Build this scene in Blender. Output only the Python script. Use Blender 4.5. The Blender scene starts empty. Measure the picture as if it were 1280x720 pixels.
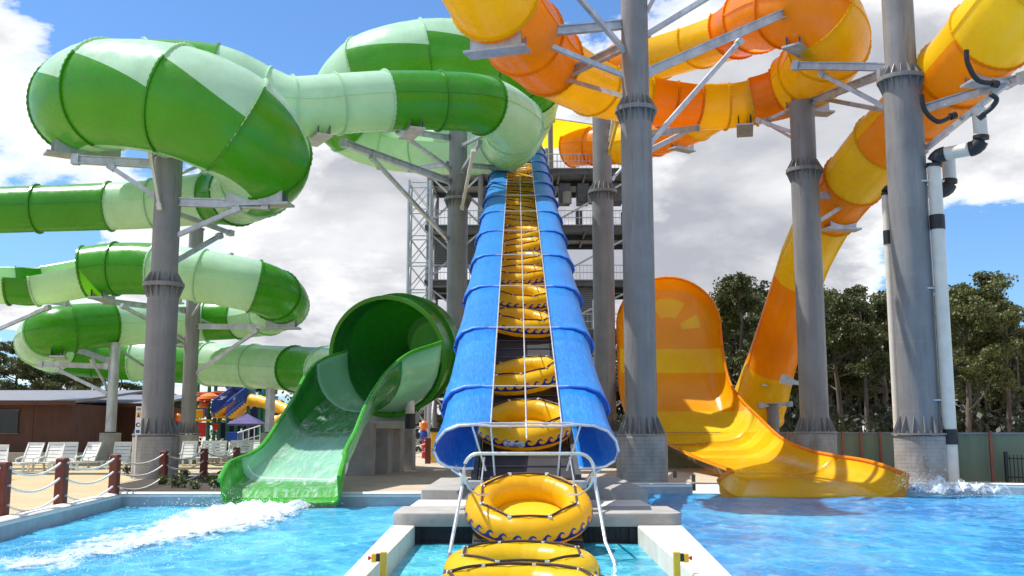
import bpy, math, random
from mathutils import Vector, Matrix, Euler
R = math.radians
random.seed(7)
SC = bpy.context.scene
COL = SC.collection
FPX, TH, EYE = 1283.0, R(8.03), 1.7          # focal length in photo pixels, pitch, eye height
CT, ST = math.cos(TH), math.sin(TH)

def P(px, py, D):
    """world point seen at photo pixel (px,py) that stands D metres ahead of the camera"""
    a = (px - 640) / FPX; b = (360 - py) / FPX
    k = D / (CT - b * ST)
    return Vector((a * k, D, EYE + (ST + b * CT) * k))
def GD(px, py, z=0.0):
    """world point on the level z seen at photo pixel (px,py)"""
    a = (px - 640) / FPX; b = (360 - py) / FPX
    k = (z - EYE) / (ST + b * CT)
    return Vector((a * k, (CT - b * ST) * k, z))
def TT(py):
    b = (360 - py) / FPX
    return (ST + b * CT) / (CT - b * ST)

# ------------------------------------------------------------------ materials
def new_mat(name):
    m = bpy.data.materials.new(name); m.use_nodes = True
    nt = m.node_tree; nt.nodes.clear()
    out = nt.nodes.new('ShaderNodeOutputMaterial')
    b = nt.nodes.new('ShaderNodeBsdfPrincipled')
    nt.links.new(b.outputs[0], out.inputs[0])
    return m, nt, b, out
def nd(nt, t, **kw):
    n = nt.nodes.new(t)
    for k, v in kw.items():
        setattr(n, k, v)
    return n
def coords(nt, scale=(1, 1, 1), world=True):
    if world:
        g = nd(nt, 'ShaderNodeNewGeometry'); src = g.outputs['Position']
    else:
        g = nd(nt, 'ShaderNodeTexCoord'); src = g.outputs['Object']
    mp = nd(nt, 'ShaderNodeMapping'); mp.inputs['Scale'].default_value = scale
    nt.links.new(src, mp.inputs['Vector'])
    return mp.outputs['Vector']
def noise(nt, vec, scale, detail=4, rough=0.55, dist=0.0):
    n = nd(nt, 'ShaderNodeTexNoise')
    n.inputs['Scale'].default_value = scale; n.inputs['Detail'].default_value = detail
    n.inputs['Roughness'].default_value = rough; n.inputs['Distortion'].default_value = dist
    nt.links.new(vec, n.inputs['Vector'])
    return n.outputs['Fac']
def ramp(nt, fac, stops):
    r = nd(nt, 'ShaderNodeValToRGB')
    el = r.color_ramp.elements
    while len(el) < len(stops): el.new(0.5)
    for e, (p, c) in zip(el, stops):
        e.position = p; e.color = (c[0], c[1], c[2], 1) if not isinstance(c, (int, float)) else (c, c, c, 1)
    nt.links.new(fac, r.inputs[0])
    return r.outputs[0]
def mixc(nt, fac, a, b, mode='MIX'):
    m = nd(nt, 'ShaderNodeMix', data_type='RGBA', blend_type=mode)
    for sock, v in ((m.inputs[0], fac), (m.inputs[6], a), (m.inputs[7], b)):
        if hasattr(v, 'is_output'): nt.links.new(v, sock)
        elif isinstance(v, (int, float)): sock.default_value = v
        else: sock.default_value = (v[0], v[1], v[2], 1)
    return m.outputs[2]
def math_(nt, op, a, b=None, clamp=False):
    m = nd(nt, 'ShaderNodeMath', operation=op, use_clamp=clamp)
    for i, v in enumerate((a, b)):
        if v is None: continue
        if hasattr(v, 'is_output'): nt.links.new(v, m.inputs[i])
        else: m.inputs[i].default_value = v
    return m.outputs[0]
def bump(nt, b, h, strength=0.2, dist=0.02):
    n = nd(nt, 'ShaderNodeBump'); n.inputs['Strength'].default_value = strength; n.inputs['Distance'].default_value = dist
    nt.links.new(h, n.inputs['Height']); nt.links.new(n.outputs[0], b.inputs['Normal'])

def simple(name, c, rough=0.5, var=0.18, scale=3.0, metal=0.0, stretch=(1, 1, 1), bumpk=0.0, spec=0.5, grime=None, gamt=0.5, world=True):
    m, nt, b, out = new_mat(name)
    v = coords(nt, stretch, world)
    n1 = noise(nt, v, scale, 6, 0.6)
    lo = [x * (1 - var) for x in c]; hi = [min(1, x * (1 + var)) for x in c]
    colr = ramp(nt, n1, [(0.3, lo), (0.7, hi)])
    if grime:
        n2 = noise(nt, v, scale * 0.37, 8, 0.65, 0.6)
        colr = mixc(nt, ramp(nt, n2, [(0.48, 0.0), (0.72, gamt)]), colr, grime)
    nt.links.new(colr, b.inputs['Base Color'])
    b.inputs['Metallic'].default_value = metal
    b.inputs['Specular IOR Level'].default_value = spec
    nt.links.new(ramp(nt, noise(nt, v, scale * 2.3, 3), [(0.3, max(0.03, rough - 0.09)), (0.7, min(1, rough + 0.09))]), b.inputs['Roughness'])
    if bumpk: bump(nt, b, noise(nt, v, scale * 6, 5, 0.65), bumpk, 0.01)
    return m

def fibre(name, c, glow=None, rough=0.24, tl=0.22, streak=0.16, grime=(0.25, 0.24, 0.17)):
    """gel-coated fibreglass: glossy, a little translucent, rain streaked"""
    m, nt, b, out = new_mat(name)
    v = coords(nt, (1, 1, 0.22)); v2 = coords(nt)
    n1 = noise(nt, v, 1.7, 7, 0.62)
    n2 = noise(nt, v2, 0.45, 3)
    lo = [x * (1 - streak) for x in c]; hi = [min(1, x * (1 + streak * 0.7)) for x in c]
    colr = ramp(nt, n2, [(0.3, lo), (0.7, hi)])
    colr = mixc(nt, ramp(nt, n1, [(0.54, 0.0), (0.78, 0.2)]), colr, grime)
    colr = mixc(nt, ramp(nt, noise(nt, coords(nt, (3, 3, .35)), 2.1, 5, .7), [(.62, 0.0), (.75, .12)]), colr, [min(1, x * 1.3 + .1) for x in c])
    nt.links.new(colr, b.inputs['Base Color'])
    nt.links.new(ramp(nt, noise(nt, v2, 2.2, 4), [(0.3, rough - 0.07), (0.7, rough + 0.12)]), b.inputs['Roughness'])
    bump(nt, b, noise(nt, v2, 1.1, 2), 0.06, 0.05)
    t = nd(nt, 'ShaderNodeBsdfTranslucent')
    t.inputs[0].default_value = (*(glow or c), 1)
    mx = nd(nt, 'ShaderNodeMixShader'); mx.inputs[0].default_value = tl
    nt.links.new(b.outputs[0], mx.inputs[1]); nt.links.new(t.outputs[0], mx.inputs[2]); nt.links.new(mx.outputs[0], out.inputs[0])
    return m

M = {}
M['green'] = fibre('green_gelcoat', (0.050, 0.285, 0.012), (0.20, 0.62, 0.01), tl=.26)
M['bright_green'] = fibre('bright_green_gelcoat', (0.06, 0.40, 0.03), (0.2, 0.7, 0.03))
M['pale'] = fibre('pale_green_gelcoat', (0.54, 0.80, 0.63), (0.68, 0.90, 0.36), tl=0.30)
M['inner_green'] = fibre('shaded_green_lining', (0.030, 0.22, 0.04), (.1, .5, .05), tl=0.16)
M['wet_pale'] = fibre('wet_pale_green_gelcoat', (0.30, 0.64, 0.42), (0.4, 0.8, 0.4), rough=0.13)
M['wet_green'] = fibre('wet_green_gelcoat', (0.025, 0.27, 0.035), (0.1, 0.5, 0.05), rough=0.12)
M['yellow'] = fibre('yellow_gelcoat', (0.94, 0.60, 0.008), (1.0, 0.70, 0.012), tl=.38)
M['lemon'] = fibre('lemon_gelcoat', (0.95, 0.68, 0.018), (1.0, 0.74, 0.025), tl=.38)
M['orange'] = fibre('orange_gelcoat', (0.90, 0.320, 0.003), (1.0, 0.45, 0.003), tl=.40)
M['blue'] = None
M['steel'] = simple('grey_painted_steel', (0.178, 0.168, 0.164), 0.42, 0.24, 1.2, 0.1, (1, 1, 0.25), 0.05, grime=(0.31, 0.28, 0.25), gamt=0.5)
def steel_mat():
    m, nt, b, out = new_mat('grey_column_paint')
    v = coords(nt); vz = coords(nt, (2.4, 2.4, .16))
    c = ramp(nt, noise(nt, v, .8, 5, .6), [(.3, (.172, .170, .172)), (.7, (.235, .232, .234))])
    c = mixc(nt, ramp(nt, noise(nt, vz, 1.4, 8, .7, .3), [(.48, 0.0), (.70, .55)]), c, (.33, .29, .25))
    c = mixc(nt, ramp(nt, noise(nt, coords(nt, (3, 3, .3)), 1.9, 7, .7), [(.56, 0.0), (.72, .55)]), c, (.085, .075, .07))
    c = mixc(nt, ramp(nt, noise(nt, coords(nt, (3, 3, 1.1)), 3.6, 8, .8, .8), [(.655, 0.0), (.70, .75)]), c, (.50, .49, .47))
    sep = nd(nt, 'ShaderNodeSeparateXYZ'); nt.links.new(v, sep.inputs[0])
    weld = ramp(nt, math_(nt, 'FRACT', math_(nt, 'MULTIPLY', sep.outputs[2], .41)), [(0.0, 1.0), (.012, 0.0)])
    c = mixc(nt, math_(nt, 'MULTIPLY', weld, .45), c, (.28, .26, .25))
    nt.links.new(c, b.inputs['Base Color']); nt.links.new(ramp(nt, noise(nt, vz, 2, 4), [(.3, .32), (.7, .6)]), b.inputs['Roughness'])
    bump(nt, b, math_(nt, 'ADD', weld, noise(nt, v, 9, 4)), .12, .02); return m
M['steel'] = steel_mat()
M['galv'] = simple('galvanised_steel', (0.50, 0.52, 0.55), 0.42, 0.22, 2.6, 0.55, (1, 1, 0.5), 0.04, grime=(0.26, 0.26, 0.27))
M['dark_steel'] = simple('dark_structural_steel', (0.10, 0.105, 0.115), 0.5, 0.2, 2.0, 0.3)
M['stainless'] = simple('stainless_tube', (0.66, 0.67, 0.69), 0.34, 0.1, 5, 0.75)
M['concrete'] = simple('weathered_concrete', (0.36, 0.345, 0.32), 0.85, 0.16, 2.2, 0, (1, 1, 1), 0.35, 0.25, grime=(0.20, 0.18, 0.155), gamt=0.55)
M['pale_concrete'] = simple('pale_rendered_concrete', (0.66, 0.62, 0.54), 0.8, 0.1, 1.6, 0, (1, 1, 1), 0.25, 0.25, grime=(0.42, 0.38, 0.30), gamt=0.45)
M['white_coping'] = simple('white_pool_coping', (0.72, 0.73, 0.72), 0.6, 0.08, 2, 0, (1, 1, 1), 0.2, grime=(0.45, 0.46, 0.45))
M['pool_wall'] = simple('blue_grey_pool_wall', (0.32, 0.38, 0.42), 0.6, 0.15, 2.5, 0, (1, 1, 1), 0.15)
M['white_plastic'] = simple('white_plastic', (0.78, 0.78, 0.76), 0.4, 0.06, 4, grime=(0.5, 0.5, 0.46), gamt=.3)
M['pipe'] = simple('white_pipe', (0.70, 0.65, 0.56), 0.4, 0.08, 2.0, grime=(0.5, 0.46, 0.4), gamt=.35)
M['black_rubber'] = simple('black_rubber', (0.018, 0.018, 0.02), 0.5, 0.2, 3)
M['wood'] = simple('red_brown_post_timber', (0.15, 0.028, 0.016), 0.6, 0.3, 3, 0, (4, 4, 0.6), 0.3)
M['rope'] = simple('white_rope', (0.75, 0.74, 0.70), 0.8, 0.1, 30, bumpk=0.4)
M['brown_wall'] = simple('red_brown_cladding', (0.095, 0.032, 0.017), 0.6, 0.2, 1.5, 0, (1, 1, .4))
M['roof'] = simple('grey_metal_roof', (0.20, 0.20, 0.215), 0.4, 0.12, 1.2, .2)
M['fence'] = simple('olive_green_fence_sheet', (0.15, 0.19, 0.12), 0.5, 0.12, 1.2, 0, (1, 1, .3))
M['fence_post'] = simple('rust_brown_fence_post', (0.24, 0.07, 0.035), 0.55, 0.15)
M['bark'] = simple('gum_bark', (0.12, 0.095, 0.075), 0.9, 0.45, 1.5, 0, (3, 3, 0.5), 0.5, grime=(0.32, 0.29, 0.26))
M['dark_glass'] = simple('dark_window_glass', (0.02, 0.022, 0.026), 0.12, 0.2, 1)
def vary(m, lo, hi):
    nt = m.node_tree; b = [n for n in nt.nodes if n.type == 'BSDF_PRINCIPLED'][0]; src = b.inputs['Base Color'].links[0].from_socket
    oi = nd(nt, 'ShaderNodeObjectInfo'); f = ramp(nt, oi.outputs['Random'], [(0, lo), (1, hi)])
    nt.links.new(mixc(nt, 1.0, src, f, 'MULTIPLY'), b.inputs['Base Color']); return m
M['raft'] = fibre('yellow_raft_vinyl', (0.97, 0.62, 0.010), (1.0, 0.66, 0.012), .27, .42, .05, (.85, .40, .02))
M['raft_floor'] = fibre('yellow_raft_floor', (0.95, 0.60, 0.02), (1.0, 0.60, 0.02), .35, .2, .05, (.85, .45, .02))
M['navy'] = simple('navy_print', (0.025, 0.03, 0.22), 0.4, 0.1, 4)
M['strap'] = simple('dark_brown_webbing', (0.035, 0.02, 0.016), 0.6, 0.2, 10)
M['red'] = simple('red_paint', (0.55, 0.03, 0.025), 0.4, 0.1, 3)
M['play_orange'] = simple('orange_play_panel', (0.75, 0.18, 0.02), 0.4, 0.15, 1)
M['play_yellow'] = simple('yellow_play_panel', (0.85, 0.45, 0.02), 0.4, 0.15, 1)
M['play_blue'] = simple('blue_play_panel', (0.015, 0.07, 0.36), 0.4, 0.15, 1)
M['play_navy'] = simple('navy_play_panel', (0.015, 0.03, 0.12), 0.4, 0.15, 1)
M['play_green'] = simple('green_play_post', (0.01, 0.16, 0.09), 0.4, 0.15, 1)
M['mint_roof'] = simple('mint_roof', (0.42, 0.66, 0.55), 0.4, 0.15, 1)
M['purple'] = simple('purple_canvas', (0.075, 0.062, 0.19), 0.8, 0.15, 1)
M['sail'] = fibre('yellow_shade_sail', (0.92, 0.68, 0.015), (1.0, 0.75, 0.015), .7, .5, .08, (.8, .6, .1))
M['louvre'] = simple('grey_louvre', (0.24, 0.24, 0.23), 0.6, 0.15, 1)
M['yellow_paint'] = simple('yellow_metal_paint', (0.72, 0.45, 0.03), 0.4, 0.1, 4, grime=(.4, .3, .1))
M['skirt'] = simple('dark_brown_underside', (0.16, 0.075, 0.02), 0.5, 0.3, 2)  # mottled dark brown for the panels under the run-out's left edge
M['deep_dark'] = simple('black_belt_and_shade', (0.022, 0.022, 0.025), 0.6, 0.25, 2)
M['patch'] = simple('white_print', (0.8, 0.8, 0.8), 0.4, 0.05)

vary(M['raft'], (.95, .88, .8), (1, 1, 1)); vary(M['raft_floor'], (.92, .86, .8), (1, 1, 1))
def canopy_mat():
    m, nt, b, out = new_mat('blue_canopy_gelcoat')
    v = coords(nt, (1, 1, 1)); vs = coords(nt, (11, 1.0, 1.0))
    c = ramp(nt, noise(nt, v, 0.7, 4), [(0.3, (0.006, 0.20, 0.60)), (0.7, (0.012, 0.28, 0.74))])
    # drip-like fibre marks running down the slope
    s = noise(nt, vs, 3.2, 5, 0.72)
    c = mixc(nt, ramp(nt, s, [(0.46, 0.0), (0.68, 0.60)]), c, (0.13, 0.46, 0.92))
    nt.links.new(c, b.inputs['Base Color']); b.inputs['Roughness'].default_value = 0.34
    bump(nt, b, s, 0.35, 0.03)
    t = nd(nt, 'ShaderNodeBsdfTranslucent'); t.inputs[0].default_value = (0.01, 0.30, 0.85, 1)
    mx = nd(nt, 'ShaderNodeMixShader'); mx.inputs[0].default_value = 0.25
    nt.links.new(b.outputs[0], mx.inputs[1]); nt.links.new(t.outputs[0], mx.inputs[2]); nt.links.new(mx.outputs[0], out.inputs[0])
    return m
M['blue'] = canopy_mat()
M['blue_rim'] = simple('blue_canopy_rim', (0.012, 0.12, 0.60), 0.35, 0.1, 3)

def pier_mat():
    m, nt, b, out = new_mat('formed_concrete_pier')
    v = coords(nt)
    sep = nd(nt, 'ShaderNodeSeparateXYZ'); nt.links.new(v, sep.inputs[0])
    wob = math_(nt, 'ADD', math_(nt, 'MULTIPLY', sep.outputs[2], 7.5), math_(nt, 'MULTIPLY', noise(nt, v, 1.2, 3), 0.5))
    fr = math_(nt, 'FRACT', wob)
    line = ramp(nt, fr, [(0.0, 0.55), (0.10, 1.0)])
    c = ramp(nt, noise(nt, v, 1.6, 7, .65), [(0.3, (0.25, 0.24, 0.225)), (0.7, (0.40, 0.385, 0.36))])
    c = mixc(nt, 1.0, c, line, 'MULTIPLY')
    n2 = noise(nt, coords(nt, (2.2, 2.2, .35)), 1.0, 6, .7)
    c = mixc(nt, ramp(nt, n2, [(0.5, 0.0), (0.72, 0.65)]), c, (0.15, 0.12, 0.095))
    nt.links.new(c, b.inputs['Base Color']); b.inputs['Roughness'].default_value = 0.85
    bump(nt, b, line, 0.5, 0.02)
    return m
M['pier'] = pier_mat()

def leaf_mat(name, c1, c2):
    m, nt, b, out = new_mat(name)
    v = coords(nt)
    c = ramp(nt, noise(nt, v, 0.5, 3), [(0.3, c1), (0.7, c2)])
    c = mixc(nt, ramp(nt, noise(nt, v, 6, 1), [(.45, 0), (.7, .5)]), c, [x * 1.6 for x in c2])
    nt.links.new(c, b.inputs['Base Color']); b.inputs['Roughness'].default_value = 0.5
    t = nd(nt, 'ShaderNodeBsdfTranslucent'); nt.links.new(c, t.inputs[0])
    mx = nd(nt, 'ShaderNodeMixShader'); mx.inputs[0].default_value = 0.25
    nt.links.new(b.outputs[0], mx.inputs[1]); nt.links.new(t.outputs[0], mx.inputs[2]); nt.links.new(mx.outputs[0], out.inputs[0])
    return m
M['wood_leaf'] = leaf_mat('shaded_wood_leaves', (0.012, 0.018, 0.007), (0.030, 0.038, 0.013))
M['gum'] = leaf_mat('gum_leaves', (0.036, 0.050, 0.015), (0.098, 0.115, 0.034))
M['gum2'] = leaf_mat('gum_leaves_olive', (0.052, 0.066, 0.018), (0.138, 0.150, 0.042))
M['shrub'] = leaf_mat('shrub_leaves', (0.03, 0.05, 0.012), (0.09, 0.12, 0.03))

def water_mat(name, deep, mid, light, bs=1.0):
    m, nt, b, out = new_mat(name)
    v = coords(nt); vs = coords(nt, (1.0, 0.55, 1))
    big = noise(nt, vs, 0.22, 3, .5, .4)
    c = ramp(nt, big, [(0.34, deep), (0.5, mid), (0.68, light)])
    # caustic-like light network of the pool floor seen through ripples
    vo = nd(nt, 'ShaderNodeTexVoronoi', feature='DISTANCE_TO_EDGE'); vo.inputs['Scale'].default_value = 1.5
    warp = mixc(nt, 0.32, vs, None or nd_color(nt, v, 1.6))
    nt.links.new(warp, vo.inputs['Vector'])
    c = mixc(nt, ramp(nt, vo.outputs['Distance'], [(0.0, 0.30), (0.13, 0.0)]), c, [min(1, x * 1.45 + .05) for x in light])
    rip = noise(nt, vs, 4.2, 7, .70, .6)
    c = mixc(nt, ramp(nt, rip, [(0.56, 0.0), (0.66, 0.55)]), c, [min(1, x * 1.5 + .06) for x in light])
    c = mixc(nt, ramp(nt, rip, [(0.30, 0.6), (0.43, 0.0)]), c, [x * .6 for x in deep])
    nt.links.new(c, b.inputs['Base Color'])
    b.inputs['Roughness'].default_value = 0.07
    b.inputs['IOR'].default_value = 1.13
    h = math_(nt, 'ADD', noise(nt, vs, 1.2, 3, .5, .3), math_(nt, 'MULTIPLY', noise(nt, vs, 7.5, 5, .65, .3), 0.40))
    bump(nt, b, h, 1.0, 0.16 * bs)
    return m
def nd_color(nt, v, scale):
    n = nd(nt, 'ShaderNodeTexNoise'); n.inputs['Scale'].default_value = scale; n.inputs['Detail'].default_value = 3
    nt.links.new(v, n.inputs['Vector']); return n.outputs['Color']
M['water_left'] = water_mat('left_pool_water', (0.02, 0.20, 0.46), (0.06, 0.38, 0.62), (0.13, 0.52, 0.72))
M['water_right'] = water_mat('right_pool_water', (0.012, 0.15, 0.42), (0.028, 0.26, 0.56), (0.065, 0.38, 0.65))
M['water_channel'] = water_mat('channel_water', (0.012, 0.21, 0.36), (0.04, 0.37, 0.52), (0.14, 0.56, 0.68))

def foam_mat(name, thr, fall=0.12, sc=1.3):
    m, nt, b, out = new_mat(name)
    v = coords(nt, (1.2, .55, 1.2)); tc = nd(nt, 'ShaderNodeAttribute'); tc.attribute_name = 'edge'
    n = math_(nt, 'ADD', math_(nt, 'MULTIPLY', noise(nt, v, sc, 9, .72, .6), 1.0), math_(nt, 'MULTIPLY', noise(nt, v, sc * 6, 5, .7), .35))
    a = math_(nt, 'ADD', n, math_(nt, 'MULTIPLY', math_(nt, 'SUBTRACT', tc.outputs['Fac'], 0.5), 0.75))
    al = ramp(nt, a, [(thr - .02, 0.0), (thr + fall * .6, .5), (thr + fall * 1.5, .97)])
    nt.links.new(al, b.inputs['Alpha'])
    nt.links.new(ramp(nt, noise(nt, v, sc * 5, 6, .7), [(.32, (0.42, 0.62, 0.74)), (.5, (0.80, 0.87, 0.90)), (.65, (0.90, 0.92, 0.93))]), b.inputs['Base Color'])
    b.inputs['Roughness'].default_value = 0.7
    bump(nt, b, noise(nt, v, sc * 7, 6, .75), 0.8, 0.06)
    return m
M['foam'] = foam_mat('white_foam', 0.70, .16)
M['droplet'] = simple('white_spray', (0.86, 0.89, 0.90), 0.4, 0.05, 8)

def ground_mat(name, c1, c2, sc=0.8, brick=None, mortar=None, bw=.4, bh=.2):
    m, nt, b, out = new_mat(name)
    v = coords(nt)
    c = ramp(nt, noise(nt, v, sc, 9, .68), [(0.3, c1), (0.7, c2)])
    c = mixc(nt, ramp(nt, noise(nt, v, sc * 18, 4, .7), [(.4, 0.0), (.7, .35)]), c, [x * .6 for x in c1])
    if brick:
        t = nd(nt, 'ShaderNodeTexBrick'); t.inputs['Scale'].default_value = 1
        t.inputs['Brick Width'].default_value = bw; t.inputs['Row Height'].default_value = bh; t.inputs['Mortar Size'].default_value = 0.008
        t.inputs['Color1'].default_value = (1, 1, 1, 1); t.inputs['Color2'].default_value = (.86, .86, .86, 1); t.inputs['Mortar'].default_value = (.45, .42, .4, 1)
        nt.links.new(v, t.inputs['Vector']); c = mixc(nt, 1.0, c, t.outputs[0], 'MULTIPLY')
    nt.links.new(c, b.inputs['Base Color']); b.inputs['Roughness'].default_value = 0.9
    bump(nt, b, noise(nt, v, sc * 20, 5, .7), .4, .03)
    return m
M['ground'] = ground_mat('sandy_ground', (0.40, 0.33, 0.25), (0.56, 0.48, 0.37))
M['deck'] = ground_mat('tan_paving', (0.50, 0.38, 0.22), (0.60, 0.47, 0.28), 0.5, True)
M['soil'] = ground_mat('dark_garden_soil', (0.03, 0.022, 0.016), (0.07, 0.05, 0.035), 3)
# ------------------------------------------------------------------ mesh helpers
ORG = {}
def frame_of(d):
    d = d.normalized()
    up = Vector((0, 0, 1)) if abs(d.z) < 0.95 else Vector((1, 0, 0))
    s = d.cross(up).normalized(); return s, s.cross(d).normalized()
class MB:
    def __init__(self): self.v = []; self.f = []; self.mi = []
    def add(self, vs, fs, m=0):
        o = len(self.v); self.v += [Vector(p) for p in vs]
        self.f += [tuple(i + o for i in f) for f in fs]; self.mi += [m] * len(fs); return self
    def box(self, a, b, m=0):
        x0, y0, z0 = a; x1, y1, z1 = b
        return self.add([(x0, y0, z0), (x1, y0, z0), (x1, y1, z0), (x0, y1, z0), (x0, y0, z1), (x1, y0, z1), (x1, y1, z1), (x0, y1, z1)],
                        [(0, 3, 2, 1), (4, 5, 6, 7), (0, 1, 5, 4), (1, 2, 6, 5), (2, 3, 7, 6), (3, 0, 4, 7)], m)
    def cbox(self, c, s, m=0):
        c = Vector(c); h = Vector(s) / 2; return self.box(c - h, c + h, m)
    def beam(self, p0, p1, w, h, m=0, ibeam=False):
        p0, p1 = Vector(p0), Vector(p1); s, u = frame_of(p1 - p0)
        def bx(cs, cu, ww, hh):
            vs = [p + s * (cs + a * ww / 2) + u * (cu + b * hh / 2) for p in (p0, p1) for a, b in ((-1, -1), (1, -1), (1, 1), (-1, 1))]
            self.add(vs, [(0, 1, 2, 3), (7, 6, 5, 4), (0, 4, 5, 1), (1, 5, 6, 2), (2, 6, 7, 3), (3, 7, 4, 0)], m)
        if ibeam:
            t = h * .14
            bx(0, h / 2 - t / 2, w, t); bx(0, -h / 2 + t / 2, w, t); bx(0, 0, w * .3, h - 2 * t - .002)
        else: bx(0, 0, w, h)
        return self
    def loft(self, rings, m=0, closed=True, cap=False, ms=None):
        n = len(rings[0]); o = len(self.v)
        for r in rings: self.v += [Vector(p) for p in r]
        for i in range(len(rings) - 1):
            for j in range(n if closed else n - 1):
                k = (j + 1) % n
                self.f.append((o + i * n + j, o + i * n + k, o + (i + 1) * n + k, o + (i + 1) * n + j))
                self.mi.append(ms(i, j) if ms else m)
        if cap and closed:
            self.f.append(tuple(o + j for j in range(n))[::-1]); self.mi.append(m)
            self.f.append(tuple(o + (len(rings) - 1) * n + j for j in range(n))); self.mi.append(m)
        return self
    def tube(self, pts, r, n=10, m=0, cap=True, closed=False):
        pts = [Vector(p) for p in pts]; rings = []
        N = len(pts)
        for i, p in enumerate(pts):
            if closed: d = pts[(i + 1) % N] - pts[i - 1]
            else: d = pts[min(i + 1, N - 1)] - pts[max(i - 1, 0)]
            s, u = frame_of(d); rr = r[i] if isinstance(r, (list, tuple)) else r
            rings.append([p + s * math.cos(a) * rr + u * math.sin(a) * rr for a in (2 * math.pi * k / n for k in range(n))])
        if closed: rings.append(rings[0])
        return self.loft(rings, m, True, cap and not closed)
    def lathe(self, c, prof, n=32, m=0, axis=None):
        """prof: (radius, height) pairs round a vertical axis at c"""
        c = Vector(c)
        rings = [[c + Vector((math.cos(a) * r, math.sin(a) * r, z)) for a in (2 * math.pi * k / n for k in range(n))] for r, z in prof]
        return self.loft(rings, m, True, True)
    def build(self, name, mats, parent=None, loc=None, smooth=35, solid=0.0, bevel=0.0):
        """link as ONE mesh object; coordinates given in world space"""
        org = ORG[parent.name] if parent is not None else Vector(loc if loc is not None else (0, 0, 0))
        me = bpy.data.meshes.new(name)
        me.from_pydata([tuple(p - org) for p in self.v], [], self.f); me.update()
        if not isinstance(mats, (list, tuple)): mats = [mats]
        for mm in mats: me.materials.append(mm)
        me.polygons.foreach_set('material_index', self.mi)
        if smooth:
            me.polygons.foreach_set('use_smooth', [True] * len(me.polygons))
            me.set_sharp_from_angle(angle=R(smooth))
        o = bpy.data.objects.new(name, me); COL.objects.link(o)
        if parent is not None: o.parent = parent
        else: o.location = org
        ORG[o.name] = org
        if bevel:
            b = o.modifiers.new('bevel', 'BEVEL'); b.width = bevel; b.segments = 2; b.limit_method = 'ANGLE'
        if solid:
            s = o.modifiers.new('thickness', 'SOLIDIFY'); s.thickness = solid; s.offset = -1
        return o
def tag(o, label=None, cat=None, group=None, kind=None):
    if cat and not kind: kind = 'thing'
    for k, v in (('label', label), ('category', cat), ('group', group), ('kind', kind)):
        if v: o[k] = v
    return o
def thing(name, loc, label, cat, group=None):
    o = bpy.data.objects.new(name, None); COL.objects.link(o); o.location = loc; o.empty_display_size = .2
    ORG[o.name] = Vector(loc); return tag(o, label, cat, group)
def struct(name, mb, mat, **kw):
    return tag(mb.build(name, mat, **kw), kind='structure')
def copy_tree(o, parent=None):
    c = o.copy(); COL.objects.link(c)
    if parent is not None: c.parent = parent
    ORG[c.name] = ORG.get(o.name, Vector())
    for ch in list(o.children): copy_tree(ch, c)
    return c
def place(proto, first, loc, rz, label, scale=1.0, group=None):
    o = proto if first else copy_tree(proto)
    o.location = loc; o.rotation_euler = (0, 0, rz) if isinstance(rz, (int, float)) else rz
    o.scale = (scale,) * 3 if isinstance(scale, (int, float)) else scale
    o['label'] = label
    if group: o['group'] = group
    return o
def ordinal(n):
    return ['first', 'second', 'third', 'fourth', 'fifth', 'sixth', 'seventh', 'eighth', 'ninth', 'tenth', 'eleventh', 'twelfth', 'thirteenth', 'fourteenth',
            'fifteenth', 'sixteenth', 'seventeenth', 'eighteenth', 'nineteenth', 'twentieth'][n - 1]
def text_mesh(body, size, name, mat, parent, mtx, extrude=0.002):
    cu = bpy.data.curves.new(name, 'FONT'); cu.body = body; cu.size = size; cu.align_x = 'CENTER'; cu.align_y = 'CENTER'; cu.extrude = extrude; cu.resolution_u = 3
    tmp = bpy.data.objects.new(name + '_tmp', cu); COL.objects.link(tmp)
    bpy.context.view_layer.update()
    me = bpy.data.meshes.new_from_object(tmp.evaluated_get(bpy.context.evaluated_depsgraph_get()))
    bpy.data.objects.remove(tmp); me.transform(mtx); me.materials.clear(); me.materials.append(mat)
    o = bpy.data.objects.new(name, me); COL.objects.link(o); o.parent = parent; ORG[o.name] = ORG[parent.name]
    return o

# ------------------------------------------------------------------ slide tubes
def catmull(a, b, c, d, t):
    return 0.5 * ((2 * b) + (c - a) * t + (2 * a - 5 * b + 4 * c - d) * t * t + (3 * b - a - 3 * c + d) * t * t * t)
class Path:
    def __init__(self, pts):
        self.p = [P(x, y, D) for x, y, D, r, *s in pts]; self.r = [q[3] for q in pts]; self.s = [q[4] if len(q) > 4 else 'G' for q in pts]
    def at(self, i, t):
        p, r = self.p, self.r; n = len(p)
        k = lambda j: min(max(j, 0), n - 1)
        a = p[k(i - 1)] if i > 0 else p[0] * 2 - p[1]
        d = p[k(i + 2)] if i + 2 < n else p[-1] * 2 - p[-2]
        c = catmull(a, p[i], p[k(i + 1)], d, t)
        rr = r[i] + (r[k(i + 1)] - r[i]) * t
        return c, rr
    def frame(self, i, t):
        e = 0.02; c, rr = self.at(i, t)
        q1, _ = self.at(i, min(t + e, 1.0)); q0, _ = self.at(i, max(t - e, 0.0))
        T = (q1 - q0).normalized(); S = T.cross(Vector((0, 0, 1))).normalized(); N = S.cross(T).normalized()
        return c, rr, T, S, N
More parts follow.
